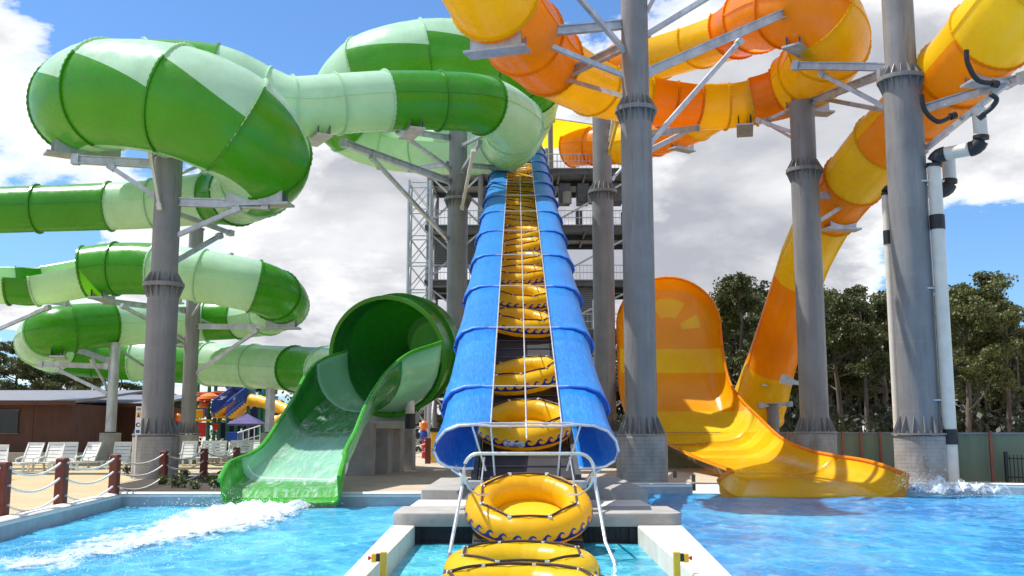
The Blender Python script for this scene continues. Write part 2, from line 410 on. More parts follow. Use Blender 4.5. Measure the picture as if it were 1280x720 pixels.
def tube_section(path, i, style, mats, parent, nlen=9, flange=True, name='tube_section', a0=None, a1=None, flmat=None):
    """style: one material key (closed tube), 'T:dark:pale:a0:a1:b0:b1' (two-tone), or 'O:key:from:to' (open trough, degrees)"""
    mb = MB(); rings = []; rim = None
    if style.endswith('!'): style = style[:-1]; flange = False
    parts = style.split(':')
    open_ = parts[0] == 'O'; two = parts[0] == 'T'
    if open_: key = [parts[1]]; lo, hi = float(parts[2]), float(parts[3])
    elif two: key = [parts[1], parts[2]]; ang = [float(x) for x in parts[3:]]
    else: key = [parts[0]]
    for k in range(nlen):
        t = k / (nlen - 1)
        c, r, T, S, N = path.frame(i, t)
        if open_:
            th = [lo + (hi - lo) * j / 22 for j in range(23)]; rr = [r] * 23
            outer = [c + (S * math.cos(R(a)) + N * math.sin(R(a))) * r for a in th]
            inner = [c + (S * math.cos(R(a)) + N * math.sin(R(a))) * (r - .07) for a in reversed(th)]
            rings.append(outer + inner)
        elif two:
            d0 = ang[0] + (ang[1] - ang[0]) * t; d1 = ang[2] + (ang[3] - ang[2]) * t     # dark band from d0 up to d1
            th = [d0 + (d1 - d0) * j / 16 for j in range(17)] + [d1 + (360 - d1 + d0) * j / 18 for j in range(1, 18)]
            rings.append([c + (S * math.cos(R(a)) + N * math.sin(R(a))) * r for a in th])
        else:
            th = []
            for j in range(32):
                a = 360 * j / 32
                if j in (0, 16): th += [(a - 1.3, .0), (a - .8, .05), (a + .8, .05), (a + 1.3, .0)]
                else: th.append((a, 0))
            rings.append([c + (S * math.cos(R(a)) + N * math.sin(R(a))) * (r + e) for a, e in th])
    if two: mb.loft(rings, ms=lambda a, b: 0 if b < 16 else 1)
    else: mb.loft(rings, cap=False)
    if open_:
        n = len(rings[0])
        mb.add(rings[0], [tuple(range(n))]); mb.add(rings[-1], [tuple(range(n))[::-1]])
    o = mb.build(name, [mats[k] for k in key], parent, smooth=40)
    if flange:
        f = MB(); c, r, T, S, N = path.frame(i, 0.0)
        nf = 2 * int(max(24, min(60, r * 26)))
        if open_: th = [R(lo + (hi - lo) * j / nf) for j in range(nf + 1)]
        else: th = [2 * math.pi * j / nf for j in range(nf)]
        rr = []
        for j, q in enumerate(th):      # bolt heads read as a toothed rim
            k = .07 if j % 2 else .095; wd = .03 if j % 2 else .05
            rr.append([c + T * a + (S * math.cos(q) + N * math.sin(q)) * (r + b) for a, b in ((-wd, -.012), (-wd, k), (wd, k), (wd, -.012))])
        if not open_: rr.append(rr[0])
        if two:
            dk = lambda q: 0 if (math.degrees(q) - ang[0]) % 360 < (ang[2] - ang[0]) else 1
            f.loft(rr, closed=True, ms=lambda a, b: dk(th[a % nf]))
            f.build('flange', [mats[key[0]], mats[key[1]]], o, smooth=30)
        else:
            f.loft(rr, closed=True)
            f.build('flange', flmat or mats[key[0]], o, smooth=30)
    return o

def saddle(path, i, t, parent, mat, half=38, w=.55, drop=.42):
    """steel cradle plate hugging the underside of a tube"""
    c, r, T, S, N = path.frame(i, t); m = MB(); T = Vector((T.x, T.y, 0)).normalized(); S = T.cross(Vector((0, 0, 1))).normalized(); N = Vector((0, 0, 1))
    for dt in (-w / 2, w / 2):
        a_ = [c + T * dt + (S * math.sin(R(q)) - N * math.cos(R(q))) * (r + .03) for q in range(-half, half + 1, 8)]
        base = c.z - (r + .03) - drop * .35
        b_ = [Vector((p.x, p.y, base)) for p in a_]
        o_ = T * .03
        m.loft([[p - o_ for p in a_], [p - o_ for p in b_], [p + o_ for p in b_], [p + o_ for p in a_], [p - o_ for p in a_]], closed=False)
    x = math.sin(R(half)) * (r + .03) + .15; base = c.z - (r + .03) - drop * .35
    q = [c + S * sx * x + T * st * (w / 2 + .1) for sx, st in ((-1, -1), (1, -1), (1, 1), (-1, 1))]
    m.add([(p.x, p.y, base - z) for z in (.004, .09) for p in q], [(0, 1, 2, 3), (7, 6, 5, 4), (0, 4, 5, 1), (1, 5, 6, 2), (2, 6, 7, 3), (3, 7, 4, 0)])
    return m.build('saddle', mat, parent, smooth=30)

# U-shaped trough lofted along rows of (centre, up direction, flat half width, left wall, right wall, corner radius)
def trough(rows, sub=5, steps=6):
    out = []; n = len(rows)
    def lerp(i, t):
        r = []
        for q in range(len(rows[0])):
            a = rows[max(i - 1, 0)][q]; b = rows[i][q]; c = rows[min(i + 1, n - 1)][q]; d = rows[min(i + 2, n - 1)][q]
            r.append(catmull(a, b, c, d, t))
        return r
    seq = []
    for i in range(n - 1):
        for k in range(sub): seq.append(lerp(i, k / sub))
    seq.append(list(rows[-1]))
    for i, (C, U, w, hl, hr, rc) in enumerate(seq):
        T = (seq[min(i + 1, len(seq) - 1)][0] - seq[max(i - 1, 0)][0]).normalized()
        X = U.cross(T).normalized()
        if X.x < 0: X = -X
        N = T.cross(X).normalized()
        if N.dot(U) < 0: N = -N
        sec = []
        def side(sg, h):
            pts = [C + X * sg * max(w - rc, .02)]
            amax = min(math.pi / 2, math.acos(max(-1, 1 - h / rc))) if h < rc else math.pi / 2
            for j in range(1, steps + 1):
                a = amax * j / steps
                pts.append(C + X * sg * (max(w - rc, .02) + rc * math.sin(a)) + N * rc * (1 - math.cos(a)))
            extra = max(0.0, h - rc)
            pts.append(pts[-1] + N * max(extra, .012))
            return pts
        l = side(-1, hl); r = side(1, hr)
        sec = list(reversed(l)) + [C] + r
        out.append(sec)
    return out
# ------------------------------------------------------------------ ground, pools
WZ = -0.35
left_edge = [(-7.5, 1.0), (-9.8, 19.75), (-11.0, 29.5), (-8.15, 29.5)]
chute_edge = [(-4.95, 29.5), (-1.9, 29.5)]
right_edge = [(12.9, 35.0), (15.9, 35.0), (17.4, 34.2), (45.0, 24.0)]
mid_edge = [(2.9, 35.0), (6.05, 35.0)]
mb = MB()
outline = [(-7.5, -40), (-7.5, 1.0), (-9.8, 19.75), (-11.0, 29.5), (-1.9, 29.5), (2.9, 29.5), (2.9, 35), (15.9, 35.0), (17.4, 34.2), (45.0, 24.0), (45, -40), (500, -40), (500, 900), (-500, 900), (-500, -40)]
mb.add([(x, y, -0.004) for x, y in outline], [tuple(range(len(outline)))[::-1]])
struct('ground', mb, M['ground'], smooth=0)
dk = MB(); d = [(-8.0, -30), (-8.0, 1.0), (-10.1, 19.75), (-11.4, 29.9), (-13.2, 34.2), (-14.2, 41), (-13.5, 62), (-70, 62), (-70, -30)]
dk.add([(x, y, 0.004) for x, y in d], [tuple(range(len(d)))]); struct('paved_deck', dk, M['deck'], smooth=0)
gb = MB(); d = [(-11.3, 29.95), (-6.6, 29.95), (-7.2, 37), (-9, 43.5), (-13.9, 41), (-13.0, 34.0)]
gb.add([(x, y, 0.012) for x, y in d], [tuple(range(len(d)))]); struct('garden_soil', gb, M['soil'], smooth=0)

def wave_sheet(name, x0, x1, y0, y1, nx, ny, mat, amp=.03, cut=None):
    from mathutils import noise as nz
    mb = MB(); vs = []
    for j in range(ny + 1):
        for i in range(nx + 1):
            x = x0 + (x1 - x0) * i / nx; y = y0 + (y1 - y0) * j / ny
            z = WZ + amp * (nz.noise((x * .9, y * .7, 0)) + .5 * nz.noise((x * 2.3, y * 1.9, 4)))
            vs.append((x, y, z))
    fs = [(j * (nx + 1) + i, j * (nx + 1) + i + 1, (j + 1) * (nx + 1) + i + 1, (j + 1) * (nx + 1) + i) for j in range(ny) for i in range(nx)]
    mb.add(vs, fs); return struct(name, mb, mat, smooth=180)
wave_sheet('left_pool_water', -12.5, -2.0, 2, 30.4, 120, 260, M['water_left'], .025)
wave_sheet('right_pool_water', 2.55, 44, 2, 35.6, 220, 200, M['water_right'], .04)
wave_sheet('channel_water', -1.95, 2.5, 4, 19.8, 60, 150, M['water_channel'], .02)

def kerb(name, line, sgn):
    prof = [(0.0, -0.9), (0.0, -0.09), (0.015, -0.03), (0.05, 0.02), (0.10, 0.035), (0.30, 0.035), (0.345, 0.015), (0.36, -0.1), (0.36, -.5)]
    rings = []; n = len(line)
    for i in range(n):
        p = Vector((*line[i], 0)); a = Vector((*line[max(i - 1, 0)], 0)); b = Vector((*line[min(i + 1, n - 1)], 0))
        d1 = (p - a).normalized() if i > 0 else (b - p).normalized(); d2 = (b - p).normalized() if i < n - 1 else d1
        nn = (Vector((-d1.y, d1.x, 0)) + Vector((-d2.y, d2.x, 0))).normalized(); k = 1 / max(.5, nn.dot(Vector((-d1.y, d1.x, 0))))
        rings.append([p + nn * sgn * k * q + Vector((0, 0, z)) for q, z in prof])
    mb = MB(); mb.loft(rings, closed=False, ms=lambda i, j: 0 if j >= 1 else 1)
    return struct(name, mb, [M['white_coping'], M['pool_wall']], smooth=50)
kerb('left_pool_kerb', left_edge, 1)
kerb('right_pool_kerb', right_edge, 1)
kerb('chute_pool_kerb', chute_edge, 1)
kerb('centre_pool_kerb', mid_edge, 1)

# ------------------------------------------------------------------ concrete platform, channel walls
root = thing('concrete_platform', (0.5, 21, 0), 'stepped pale concrete platform with rounded corners under the blue conveyor foot', 'platform')
def rounded_slab(x0, x1, y0, y1, z0, z1, r, name, mat):
    mb = MB(); pts = []
    for cx, cy, a0 in ((x0 + r, y0 + r, 180), (x1 - r, y0 + r, 270), (x1 - .05, y1 - .05, 0), (x0 + .05, y1 - .05, 90)):
        rr = r if a0 in (180, 270) else .05
        for k in range(7):
            a = R(a0 + 15 * k); pts.append((cx + rr * math.cos(a), cy + rr * math.sin(a)))
    rings = [[(x, y, z0) for x, y in pts]] + [[(x, y, z1 - .04) for x, y in pts]]
    c = Vector(((x0 + x1) / 2, (y0 + y1) / 2, 0))
    for ins, dz in ((.012, .012), (.04, 0.0)):
        rings.append([(x + (ins if x < c.x else -ins), y + (ins if y < c.y else -ins), z1 - dz) for x, y in pts])
    mb.loft(rings, cap=True); return mb.build(name, mat, root, smooth=40)
rounded_slab(-2.25, 3.2, 19.55, 21.4, -0.03, 0.22, .28, 'front_slab', M['concrete'])
rounded_slab(-2.12, -0.82, 21.41, 23.5, -0.5, 0.214, .03, 'paving_slab', M['pale_concrete'])
rounded_slab(-.805, 1.3, 21.41, 23.5, -0.5, 0.210, .03, 'paving_slab', M['pale_concrete'])
rounded_slab(1.315, 2.9, 21.41, 23.5, -0.5, 0.214, .03, 'paving_slab', M['pale_concrete'])
rounded_slab(-2.05, -0.93, 23.51, 29.7, -0.6, 0.435, .04, 'raised_block', M['concrete'])
rounded_slab(-.915, 1.65, 23.55, 29.7, -0.6, 0.425, .04, 'raised_block', M['concrete'])
rounded_slab(1.665, 3.08, 23.51, 29.8, -0.6, 0.44, .25, 'raised_block', M['concrete'])
g = MB(); g.box((-1.86, 19.72, -.95), (2.36, 19.78, -.032), 0)
for k in range(43):
    x = -1.84 + k * .0995; g.box((x, 19.70, -.9), (x + .018, 19.719, -.08), 1)
for k in range(9):
    z = -.88 + k * .1; g.box((-1.84, 19.688, z), (2.34, 19.699, z + .018), 1)
g.box((-1.85, 19.66, -.06), (2.35, 19.685, -.034), 1); g.box((2.2, 19.66, -.9), (2.34, 19.684, -.06), 1); g.box((-1.85, 19.66, -.9), (-1.72, 19.684, -.06), 1)
g.build('intake_grille', [M['deep_dark'], M['deep_dark']], root, smooth=0)  # black sheet and bars: shade under the slab put into their colour

def channel_wall(xo, xi, label, first):
    mb = MB(); a, b = 7.0, 19.60
    f = lambda fn, D: fn(D)
    p = [(xo(a), a), (xi(a), a), (xi(b), b), (xo(b), b)]
    n = 4
    lo = [(x, y, -1.0) for x, y in p]; hi = [(x, y, -0.01) for x, y in p]
    mb.add(lo + hi, [(4, 5, 6, 7), (0, 1, 5, 4), (1, 2, 6, 5), (2, 3, 7, 6), (3, 0, 4, 7)])
    o = mb.build('channel_wall', M['pale_concrete'], None, loc=(p[1][0], 13, -.4), smooth=0, bevel=.025)
    return tag(o, label, 'wall', 'walls of the raft channel')
channel_wall(lambda D: -2.04 - (D - 12.67) * .0303, lambda D: -1.76 - (D - 12.67) * .0072, 'pale concrete channel wall to the left of the yellow rafts, narrower of the two', 1)
channel_wall(lambda D: 2.66 + (D - 12.67) * .075, lambda D: 2.22 + (D - 12.67) * .0173, 'pale concrete channel wall to the right of the yellow rafts, wider of the two', 0)

def stop_post(x, D, sg, label):
    r = thing('stop_post', (x, D, -.9), label, 'stop post', 'emergency stop posts of the raft channel')
    m = MB(); m.box((x - .04, D - .04, -.9), (x + .04, D + .04, .245)); m.build('post', M['yellow_paint'], r, smooth=0, bevel=.006)
    m = MB(); m.box((x + sg * .042, D - .035, .13), (x + sg * .085, D + .035, .225)); m.build('mounting_plate', M['black_rubber'], r, smooth=0)
    m = MB(); m.box((x + sg * .087, D - .045, .12), (x + sg * .145, D + .045, .225)); b = m.build('button_box', M['play_yellow'], r, smooth=0, bevel=.006)
    m = MB(); m.tube([(x + sg * .145, D, .172), (x + sg * .165, D, .172), (x + sg * .166, D, .172), (x + sg * .19, D, .172)], [.012, .012, .028, .026], 14); m.build('stop_button', M['red'], b)
stop_post(-1.585, 13.0, -1, 'yellow emergency stop post with red button beside the left channel wall')
stop_post(2.03, 13.0, 1, 'yellow emergency stop post with red button beside the right channel wall')

# ------------------------------------------------------------------ conveyor
def ax(D): return .28 + .0045 * (D - 20)
def zt(D): return 1.84 + .4 * (D - 20.5)
def zr(D): return .41 + (D - 18.6) * .30 if D < 23.5 else 1.88 + (D - 23.5) * .4      # raft centres
conv = thing('raft_conveyor', (.3, 20, 0), 'long blue canopied conveyor carrying yellow rafts steeply up to the steel tower', 'conveyor')
prof = [(.71, -.03), (.712, .0), (.95, .02), (1.30, -.01), (1.56, -.11), (1.71, -.29), (1.76, -.48), (1.68, -.66), (1.52, -.76), (1.36, -.79), (1.15, -.80), (1.02, -.79)]
seams = [20.5, 22.56] + [26.9 + 4.3 * k for k in range(12)]
def hood_pt(D, sg, u, h, s):
    return Vector((ax(D) + sg * (.71 + (u - .71) * s), D + h * -.15, zt(D) + h * s + (s - 1) * .35 * min(1, (u - .7) * 2.0)))
for i in range(len(seams) - 1):
    a, b = seams[i], seams[i + 1]
    for sg in (-1, 1):
        mb = MB(); rings = []
        for t, s in ((0, 1.07), (.04, 1.08), (.12, 1.065), (.3, 1.02), (.5, .995), (.75, .98), (1.0, .97)):
            D = a + (b - a) * t * .995 + .002; pts = []
            for k in range(len(prof) - 1):
                for q in range(3):
                    f = q / 3; pts.append((prof[k][0] * (1 - f) + prof[k + 1][0] * f, prof[k][1] * (1 - f) + prof[k + 1][1] * f))
            pts.append(prof[-1])
            rings.append([hood_pt(D, sg, u, h, s) for u, h in pts])
        mb.loft(rings, closed=False)
        pn = mb.build('canopy_panel', M['blue'], conv, smooth=60, solid=.012)
        rm = MB(); rm.tube([hood_pt(a - .015, sg, u, h, 1.072) for u, h in prof[1:]], .033, 8); rm.build('rim', M['blue_rim'], pn)
# bars over the raft gap
def hood0(D, u): return Vector((ax(D) + u, D, zt(D) + .05))
br = MB()
Dend = seams[-1]
for u in (-.70, .0, .70): br.tube([hood0(D, u) for D in [19.75] + seams[1:]] if u == 0 else [hood0(D, u) for D in [20.5] + seams[1:]], .018, 8)
for s_ in seams: br.tube([hood0(s_, -.95), hood0(s_, .95)], .018, 8)
br.build('gap_bars', M['stainless'], conv)
fr = MB()
pts = [hood_pt(20.42, -1, u, h, 1.055) + Vector((0, 0, .02)) for u, h in reversed(prof[1:])] + [hood_pt(20.42, 1, u, h, 1.055) + Vector((0, 0, .02)) for u, h in prof[1:]]
fr.tube(pts, .032, 10)
for sg in (-1, 1):
    e = hood_pt(20.42, sg, 1.40, -.79, 1.08)
    fr.tube([e, e + Vector((-sg * .18, -.25, -.10)), e + Vector((-sg * .30, -.9, -.22))], .03, 8)
    fr.tube([hood_pt(20.42, sg, 1.05, .02, 1.05), hood_pt(20.42, sg, .80, -.85, 1.0)], .022, 8)
    fr.tube([hood_pt(20.42, sg, .70, .0, 1.0), hood_pt(20.42, sg, .62, -.95, 1.0) + Vector((0, 0, -.0))], .02, 8)
fr.build('end_hoop', M['stainless'], conv)
ga = MB()      # rounded guard arch over the foot of the belt
top = P(661, 567, 17.5); zz = top.z
xl, xr = P(580, 585, 17.5).x, P(742, 585, 17.5).x
arc = [Vector((P(561, 715, 16.6).x, 16.6, -.9)), Vector((P(562, 705, 16.8).x, 16.8, -.2)), Vector((xl - .03, 17.45, zz - .55)), Vector((xl, 17.5, zz - .25))]
arc += [Vector((xl + .25 - .25 * math.cos(R(a)), 17.5, zz - .25 + .25 * math.sin(R(a)))) for a in (20, 40, 60, 80, 90)]
arc += [Vector((xr - .25 + .25 * math.sin(R(a)), 17.5, zz - .25 + .25 * math.cos(R(a)))) for a in (0, 10, 30, 50, 70)]
arc += [Vector((xr, 17.5, zz - .25)), Vector((xr + .03, 17.45, zz - .55)), Vector((P(757, 695, 17).x, 17, -.05)), Vector((P(768, 715, 16.5).x, 16.5, -.3)), Vector((P(775, 722, 16.3).x, 16.2, -.9))]
ga.tube(arc, .030, 10)
for sg, xx in ((-1, xl), (1, xr)):
    e = hood_pt(20.42, sg, 1.40, -.79, 1.08)
    ga.tube([Vector((xx, 17.5, zz - .3)), e + Vector((-sg * .30, -.9, -.22))], .026, 8)
    q = Vector((xx, 17.48, zz - .42)); ga.cbox(q, (.09, .08, .10))
    ga.tube([q, q + Vector((-sg * .08, .1, -.16)), q + Vector((-sg * .22, .35, -.28)), q + Vector((-sg * .4, .8, -.3))], .018, 8)
    ga.tube([Vector((xx - sg * .22, 18.9, -.3)), Vector((xx - sg * .25, 19.0, zz - .5)), Vector((xx - sg * .3, 19.2, zz - .1))], .018, 8)
ga.build('guard_arch', M['stainless'], conv)
bl = MB()      # belt bed
def bz(D): return zr(D) - .36
sts = [15.9, 17.2, 18.6, 21, 23.5] + [27 + 5 * k for k in range(10)] + [74.5]
rings = []
for D in sts:
    z = bz(D) if D > 17 else bz(D)
    rings.append([(ax(D) - .95, D, z), (ax(D) + .95, D, z), (ax(D) + .95, D, z - .3), (ax(D) - .95, D, z - .3)])
bl.loft(rings, cap=True); bl.build('belt', M['deep_dark'], conv, smooth=0)
sl = MB(); D = 16.5
while D < 74:
    z = bz(D); sl.beam((ax(D) - .93, D, z + .015), (ax(D) + .93, D, z + .015), .06, .03); D += .75
sl.build('belt_slats', M['dark_steel'], conv, smooth=0)
for sg in (-1, 1):
    m = MB()
    for a, b in zip(sts[3:-1], sts[4:]):
        m.beam((ax(a) + sg * 1.05, a, bz(a) - .1), (ax(b) + sg * 1.05, b, bz(b) - .1), .12, .42)
    m.build('side_beam', M['dark_steel'], conv, smooth=0)
    for s_ in seams:
        m = MB(); m.beam((ax(s_) + sg * 1.1, s_, bz(s_)), hood_pt(s_, sg, 1.40, -.79, 1), .06, .06); m.build('hood_bracket', M['galv'], conv, smooth=0)
for D in (21.5, 29, 37, 46, 55, 64, 72):
    for sg in (-1, 1):
        m = MB(); m.beam((ax(D) + sg * 1.1, D, bz(D) - .2), (ax(D) + sg * 1.35, D, 0 if D > 29 else .42), .2, .2); m.build('support_leg', M['steel'], conv, smooth=0)
for sg in (-1, 1):
    m = MB(); m.cbox((ax(20) + sg * .98, 20.0, .72), (.30, .5, .14)); m.cbox((ax(20) + sg * .98, 20.0, .50), (.26, .45, .12))
    m.beam((ax(19) + sg * .66, 18.9, .3), (ax(20.2) + sg * .68, 20.6, .8), .07, .10)
    m.build('drive_housing', M['galv'], conv, smooth=0, bevel=.01)

# ------------------------------------------------------------------ rafts
def make_raft():
    root = thing('raft', (0, 0, 0), 'x', 'raft', 'round yellow rafts')
    RM, r = .865, .265
    def tp(phi, psi, k=0.0):
        return Vector(((RM + (r + k) * math.cos(psi)) * math.cos(phi), (RM + (r + k) * math.cos(psi)) * math.sin(phi), (r + k) * math.sin(psi)))
    m = MB(); nseg = 16
    rings = []
    for i in range(96):
        phi = 2 * math.pi * i / 96; pin = .010 * (abs(math.cos(phi * nseg / 2)) ** 24)
        rings.append([tp(phi, 2 * math.pi * j / 24, -pin) for j in range(24)])
    rings.append(rings[0]); m.loft(rings); m.build('tube', M['raft'], root, smooth=80)
    m = MB(); ring = [[(q * math.cos(a), q * math.sin(a), z) for a in (2 * math.pi * k / 48 for k in range(48))] for q, z in ((.72, -.16), (.45, -.11), (.2, -.10), (.001, -.10))]
    m.loft(ring); m.build('floor', M['raft_floor'], root, smooth=60)
    # printed wave band round the outside
    m = MB(); N = 28
    lo, hi = R(-22), R(-12)
    m.loft([[tp(2 * math.pi * i / 132, lo + (hi - lo) * j / 3, .004) for j in range(4)] for i in range(133)], closed=False)
    crest = [(-.50, -21.5), (-.22, -16), (-.10, -8), (.04, -1), (.20, 2), (.36, -1), (.46, -7), (.40, -8.5), (.30, -5), (.18, -5.5), (.10, -11), (.16, -17), (.45, -21.5)]
    for i in range(N):
        p0 = 2 * math.pi * i / N
        pts = [tp(p0 + a * 2 * math.pi / N, R(b * 1.25 + 14.5), .006) for a, b in crest]
        c = tp(p0 + .0 * 2 * math.pi / N, R(-16), .008)
        # split into a fan over the body and the curl so the shape stays concave
        idx = [(0, 1, 11, 12), (1, 2, 10, 11), (2, 3, 9, 10), (3, 4, 8, 9), (4, 5, 7, 8), (5, 6, 7)]
        m.add(pts, idx)
    m.build('wave_print', M['navy'], root, smooth=60)
    m = MB(); k8 = [Vector((.895 * math.cos(R(22.5 + 45 * k)), .895 * math.sin(R(22.5 + 45 * k)), r + .012)) for k in range(8)]
    for k in range(8):
        a, b = k8[k], k8[(k + 1) % 8]; mid = (a + b) / 2; mid.z = r + .016; m.tube([a, a * .7 + b * .3 + Vector((0, 0, .012)), mid + Vector((0, 0, .012)), a * .3 + b * .7 + Vector((0, 0, .012)), b], .020, 8)
    m.build('grab_rope', M['strap'], root)
    for p in k8:
        m = MB(); q = p * .995; m.cbox((q.x, q.y, r + .006), (.065, .065, .04)); m.build('rope_mount', M['white_plastic'], root, smooth=0)
    return root
raft = make_raft()
spots = [(652 + 640 - 652 + 12, 15.35, -.17, 4, 'yellow raft with navy wave print floating in the channel just below the conveyor foot')]
fl = [(P(652, 700, 15.35).x, 15.25, -.27, R(3.0), 0), (P(650, 700, 12.75).x, 12.75, -.27, R(1), R(10)), (P(661, 636, 18.55).x, 18.55, .37, R(23), 0)]
labs = ['yellow raft with navy wave print floating in the channel right below the conveyor foot', 'nearest yellow raft, cut off by the bottom edge of the picture',
        'yellow raft in full view at the open conveyor foot under the steel arch']
for i, ((x, y, z, t, rz), lb) in enumerate(zip(fl, labs)):
    place(raft, i == 0, (x, y, z), (t, 0, rz), lb)
ys = [531, 469, 402, 371, 347, 327, 310, 294, 280, 268, 257, 247, 238, 230, 222.5, 215.5, 209]
c_ = None; last = 18.6; RAFTD = []
for n, y in enumerate(ys):
    D = 23.6 if n == 0 else (1.7 - 1.88 + .4 * 23.5) / (.4 - TT(y))
    if n > 0 and D - last < 2.3: D = last + 2.3
    last = D; RAFTD.append(round(D, 1))
    if n == 0: lb = 'yellow raft bearing a white logo patch behind the front hoop of the blue canopy'
    else: lb = 'yellow raft under blue canopy, %s up from the raft bearing a white patch' % ordinal(n)
    o = place(raft, False, (ax(D) + random.uniform(-.05, .05) * (n > 0), D, zr(D) + random.uniform(-.03, .05)), (math.atan(.4) + random.uniform(-.05, .05), random.uniform(-.05, .05), random.uniform(-.5, .5) if n else R(0)), lb)
    if n == 0:      # white logo patch with its lettering, a part of this raft
        RM, r = .865, .268
        def tp(phi, psi, k=0.0):
            return Vector(((RM + (r + k) * math.cos(psi)) * math.cos(phi), (RM + (r + k) * math.cos(psi)) * math.sin(phi), (r + k) * math.sin(psi)))
        m = MB(); c = R(-104)
        def pt(u, w, k=.006): return tp(c + u / 1.1, R(-4) + w / r, k)
        rr = []
        for cx, a0 in ((.16, -90), (-.16, 90)):
            for q in range(9):
                a = R(a0 + 22.5 * q); rr.append((cx + .078 * math.cos(a), .078 * math.sin(a)))
        rings = [[pt(u * s, w * s) for u, w in rr] for s in (.01, .5, 1)]
        ORG[o.name] = Vector()
        m.loft(rings, closed=True); pa = m.build('logo_patch', M['patch'], o, smooth=60)
        def bend(me):
            for v in me.vertices: v.co = pt(v.co.x, v.co.y, .009 + v.co.z)
        t1 = text_mesh('Z', .17, 'logo_letter', M['red'], pa, Matrix.Translation((-.12, 0, 0)), .001); bend(t1.data)
        t2 = text_mesh('PRO', .095, 'logo_letters', M['navy'], pa, Matrix.Translation((.075, -.022, 0)), .001); bend(t2.data)
print('RAFTD', RAFTD)
# ------------------------------------------------------------------ green slide
gs = thing('green_slide', P(205, 597, 40), 'huge two-tone green tube slide coiling on the left, ending in the left pool', 'water slide')
MG = M
T1 = 'T:green:pale:-78:-78:58:22'     # travelling right: camera side is 0 degrees
def run(pts, parent, skip=(), fl=True, **kw):
    p = Path(pts)
    for i in range(len(pts) - 1):
        st = p.s[i]
        if st == '-': continue
        tube_section(p, i, st, MG, parent, flange=fl, **kw)
    return p
upper = [
 (655, 172, 76, 1.4, 'pale'), (668, 140, 70, 1.45, 'pale'), (664, 108, 64.5, 1.9, 'T:green:pale:176:158:262:262'), (640, 88, 61.5, 2.3, 'T:green:pale:174:154:268:268'),
 (598, 79, 59.2, 2.5, 'T:green:pale:174:154:268:268'), (532, 79, 58, 2.55, 'T:green:pale:176:158:268:268'), (464, 95, 58.2, 2.45, 'T:green:pale:194:188:270:270'),
 (426, 132, 60.5, 1.95, 'green'), (438, 160, 62.5, 1.75, 'pale'), (480, 178, 63.2, 1.7, 'pale'), (530, 183, 62.5, 1.7, 'pale'),
 (590, 184, 60, 1.65, 'pale'), (634, 176, 56.5, 1.6, 'pale'), (642, 156, 52.4, 1.55, 'pale'), (606, 132, 49.4, 1.45, 'green'),
 (548, 126, 48.2, 1.42, 'green'), (482, 126, 47.2, 1.42, 'pale'), (421, 130, 46.2, 1.40, 'pale'), (366, 134, 45.2, 1.40, 'pale'), (330, 128, 45, 1.6, 'pale'),
 (270, 112, 44.6, 2.0, 'green'), (190, 112, 44, 2.2, 'pale'), (130, 126, 42.6, 2.15, 'pale'), (107, 130, 40.6, 2.12, 'T:green:pale:-82:-80:34:0'), (135, 118, 38.9, 2.12, 'T:green:pale:-82:-84:32:-6'),
 (220, 126, 38.0, 2.14, 'T:green:pale:-84:-88:32:-8'), (293, 157, 38.2, 2.12, 'T:green:pale:-88:-96:36:-2'), (329, 198, 39.8, 1.88, 'T:green:pale:-104:-108:46:16'),
 (322, 226, 41.8, 1.55, 'pale'), (296, 244, 43.6, 1.3, 'green'), (262, 248, 44.6, 1.15, 'pale'), (192, 255, 45, 1.08, 'pale'), (138, 258, 45, 1.06, 'green'), (48, 261, 45, 1.04, 'green'),
 (-40, 264, 45, 1.04, 'pale'), (-120, 268, 45.5, 1.04, 'green')]
up_path = run(upper, gs)
lower = [(-170, 352, 50, 1.2, 'O:green:-222:-2'), (-60, 350, 50.5, 1.2, 'O:pale:-222:-2'), (12, 350, 51, 1.22, 'O:green:-222:-2'), (45, 351, 51.3, 1.25, 'O:pale:-226:2'), (108, 340, 51.5, 1.3, 'green'),
 (145, 336, 51.5, 1.32, 'green'), (196, 337, 51.3, 1.32, 'pale'), (252, 345, 51, 1.32, 'pale'), (318, 358, 51.4, 1.32, 'green'), (345, 369, 52.5, 1.3, 'green'), (356, 381, 55, 1.25, 'pale'), (336, 392, 58, 1.2, 'pale'), (300, 398, 59.6, 1.18, 'green'),
 (258, 401, 60, 1.18, 'pale'), (200, 404, 59.5, 1.2, 'pale'), (138, 406, 57.8, 1.25, 'green'), (90, 410, 56, 1.3, 'green'), (60, 416, 56, 1.3, 'pale'), (50, 428, 59, 1.3, 'pale'), (70, 440, 63, 1.3, 'green'),
 (118, 446, 64.5, 1.3, 'green'), (170, 450, 64.5, 1.28, 'pale'), (210, 452, 64, 1.28, 'green'), (262, 455, 62.5, 1.28, 'pale'), (318, 458, 61, 1.28, 'pale'), (368, 461, 59, 1.28, 'green'), (408, 463, 56.5, 1.28, 'pale'), (452, 462, 52.5, 1.35, 'green'), (474, 458, 49.4, 1.6, '-'), (478, 455, 48, 1.7, '-')]
low_path = run(lower, gs)
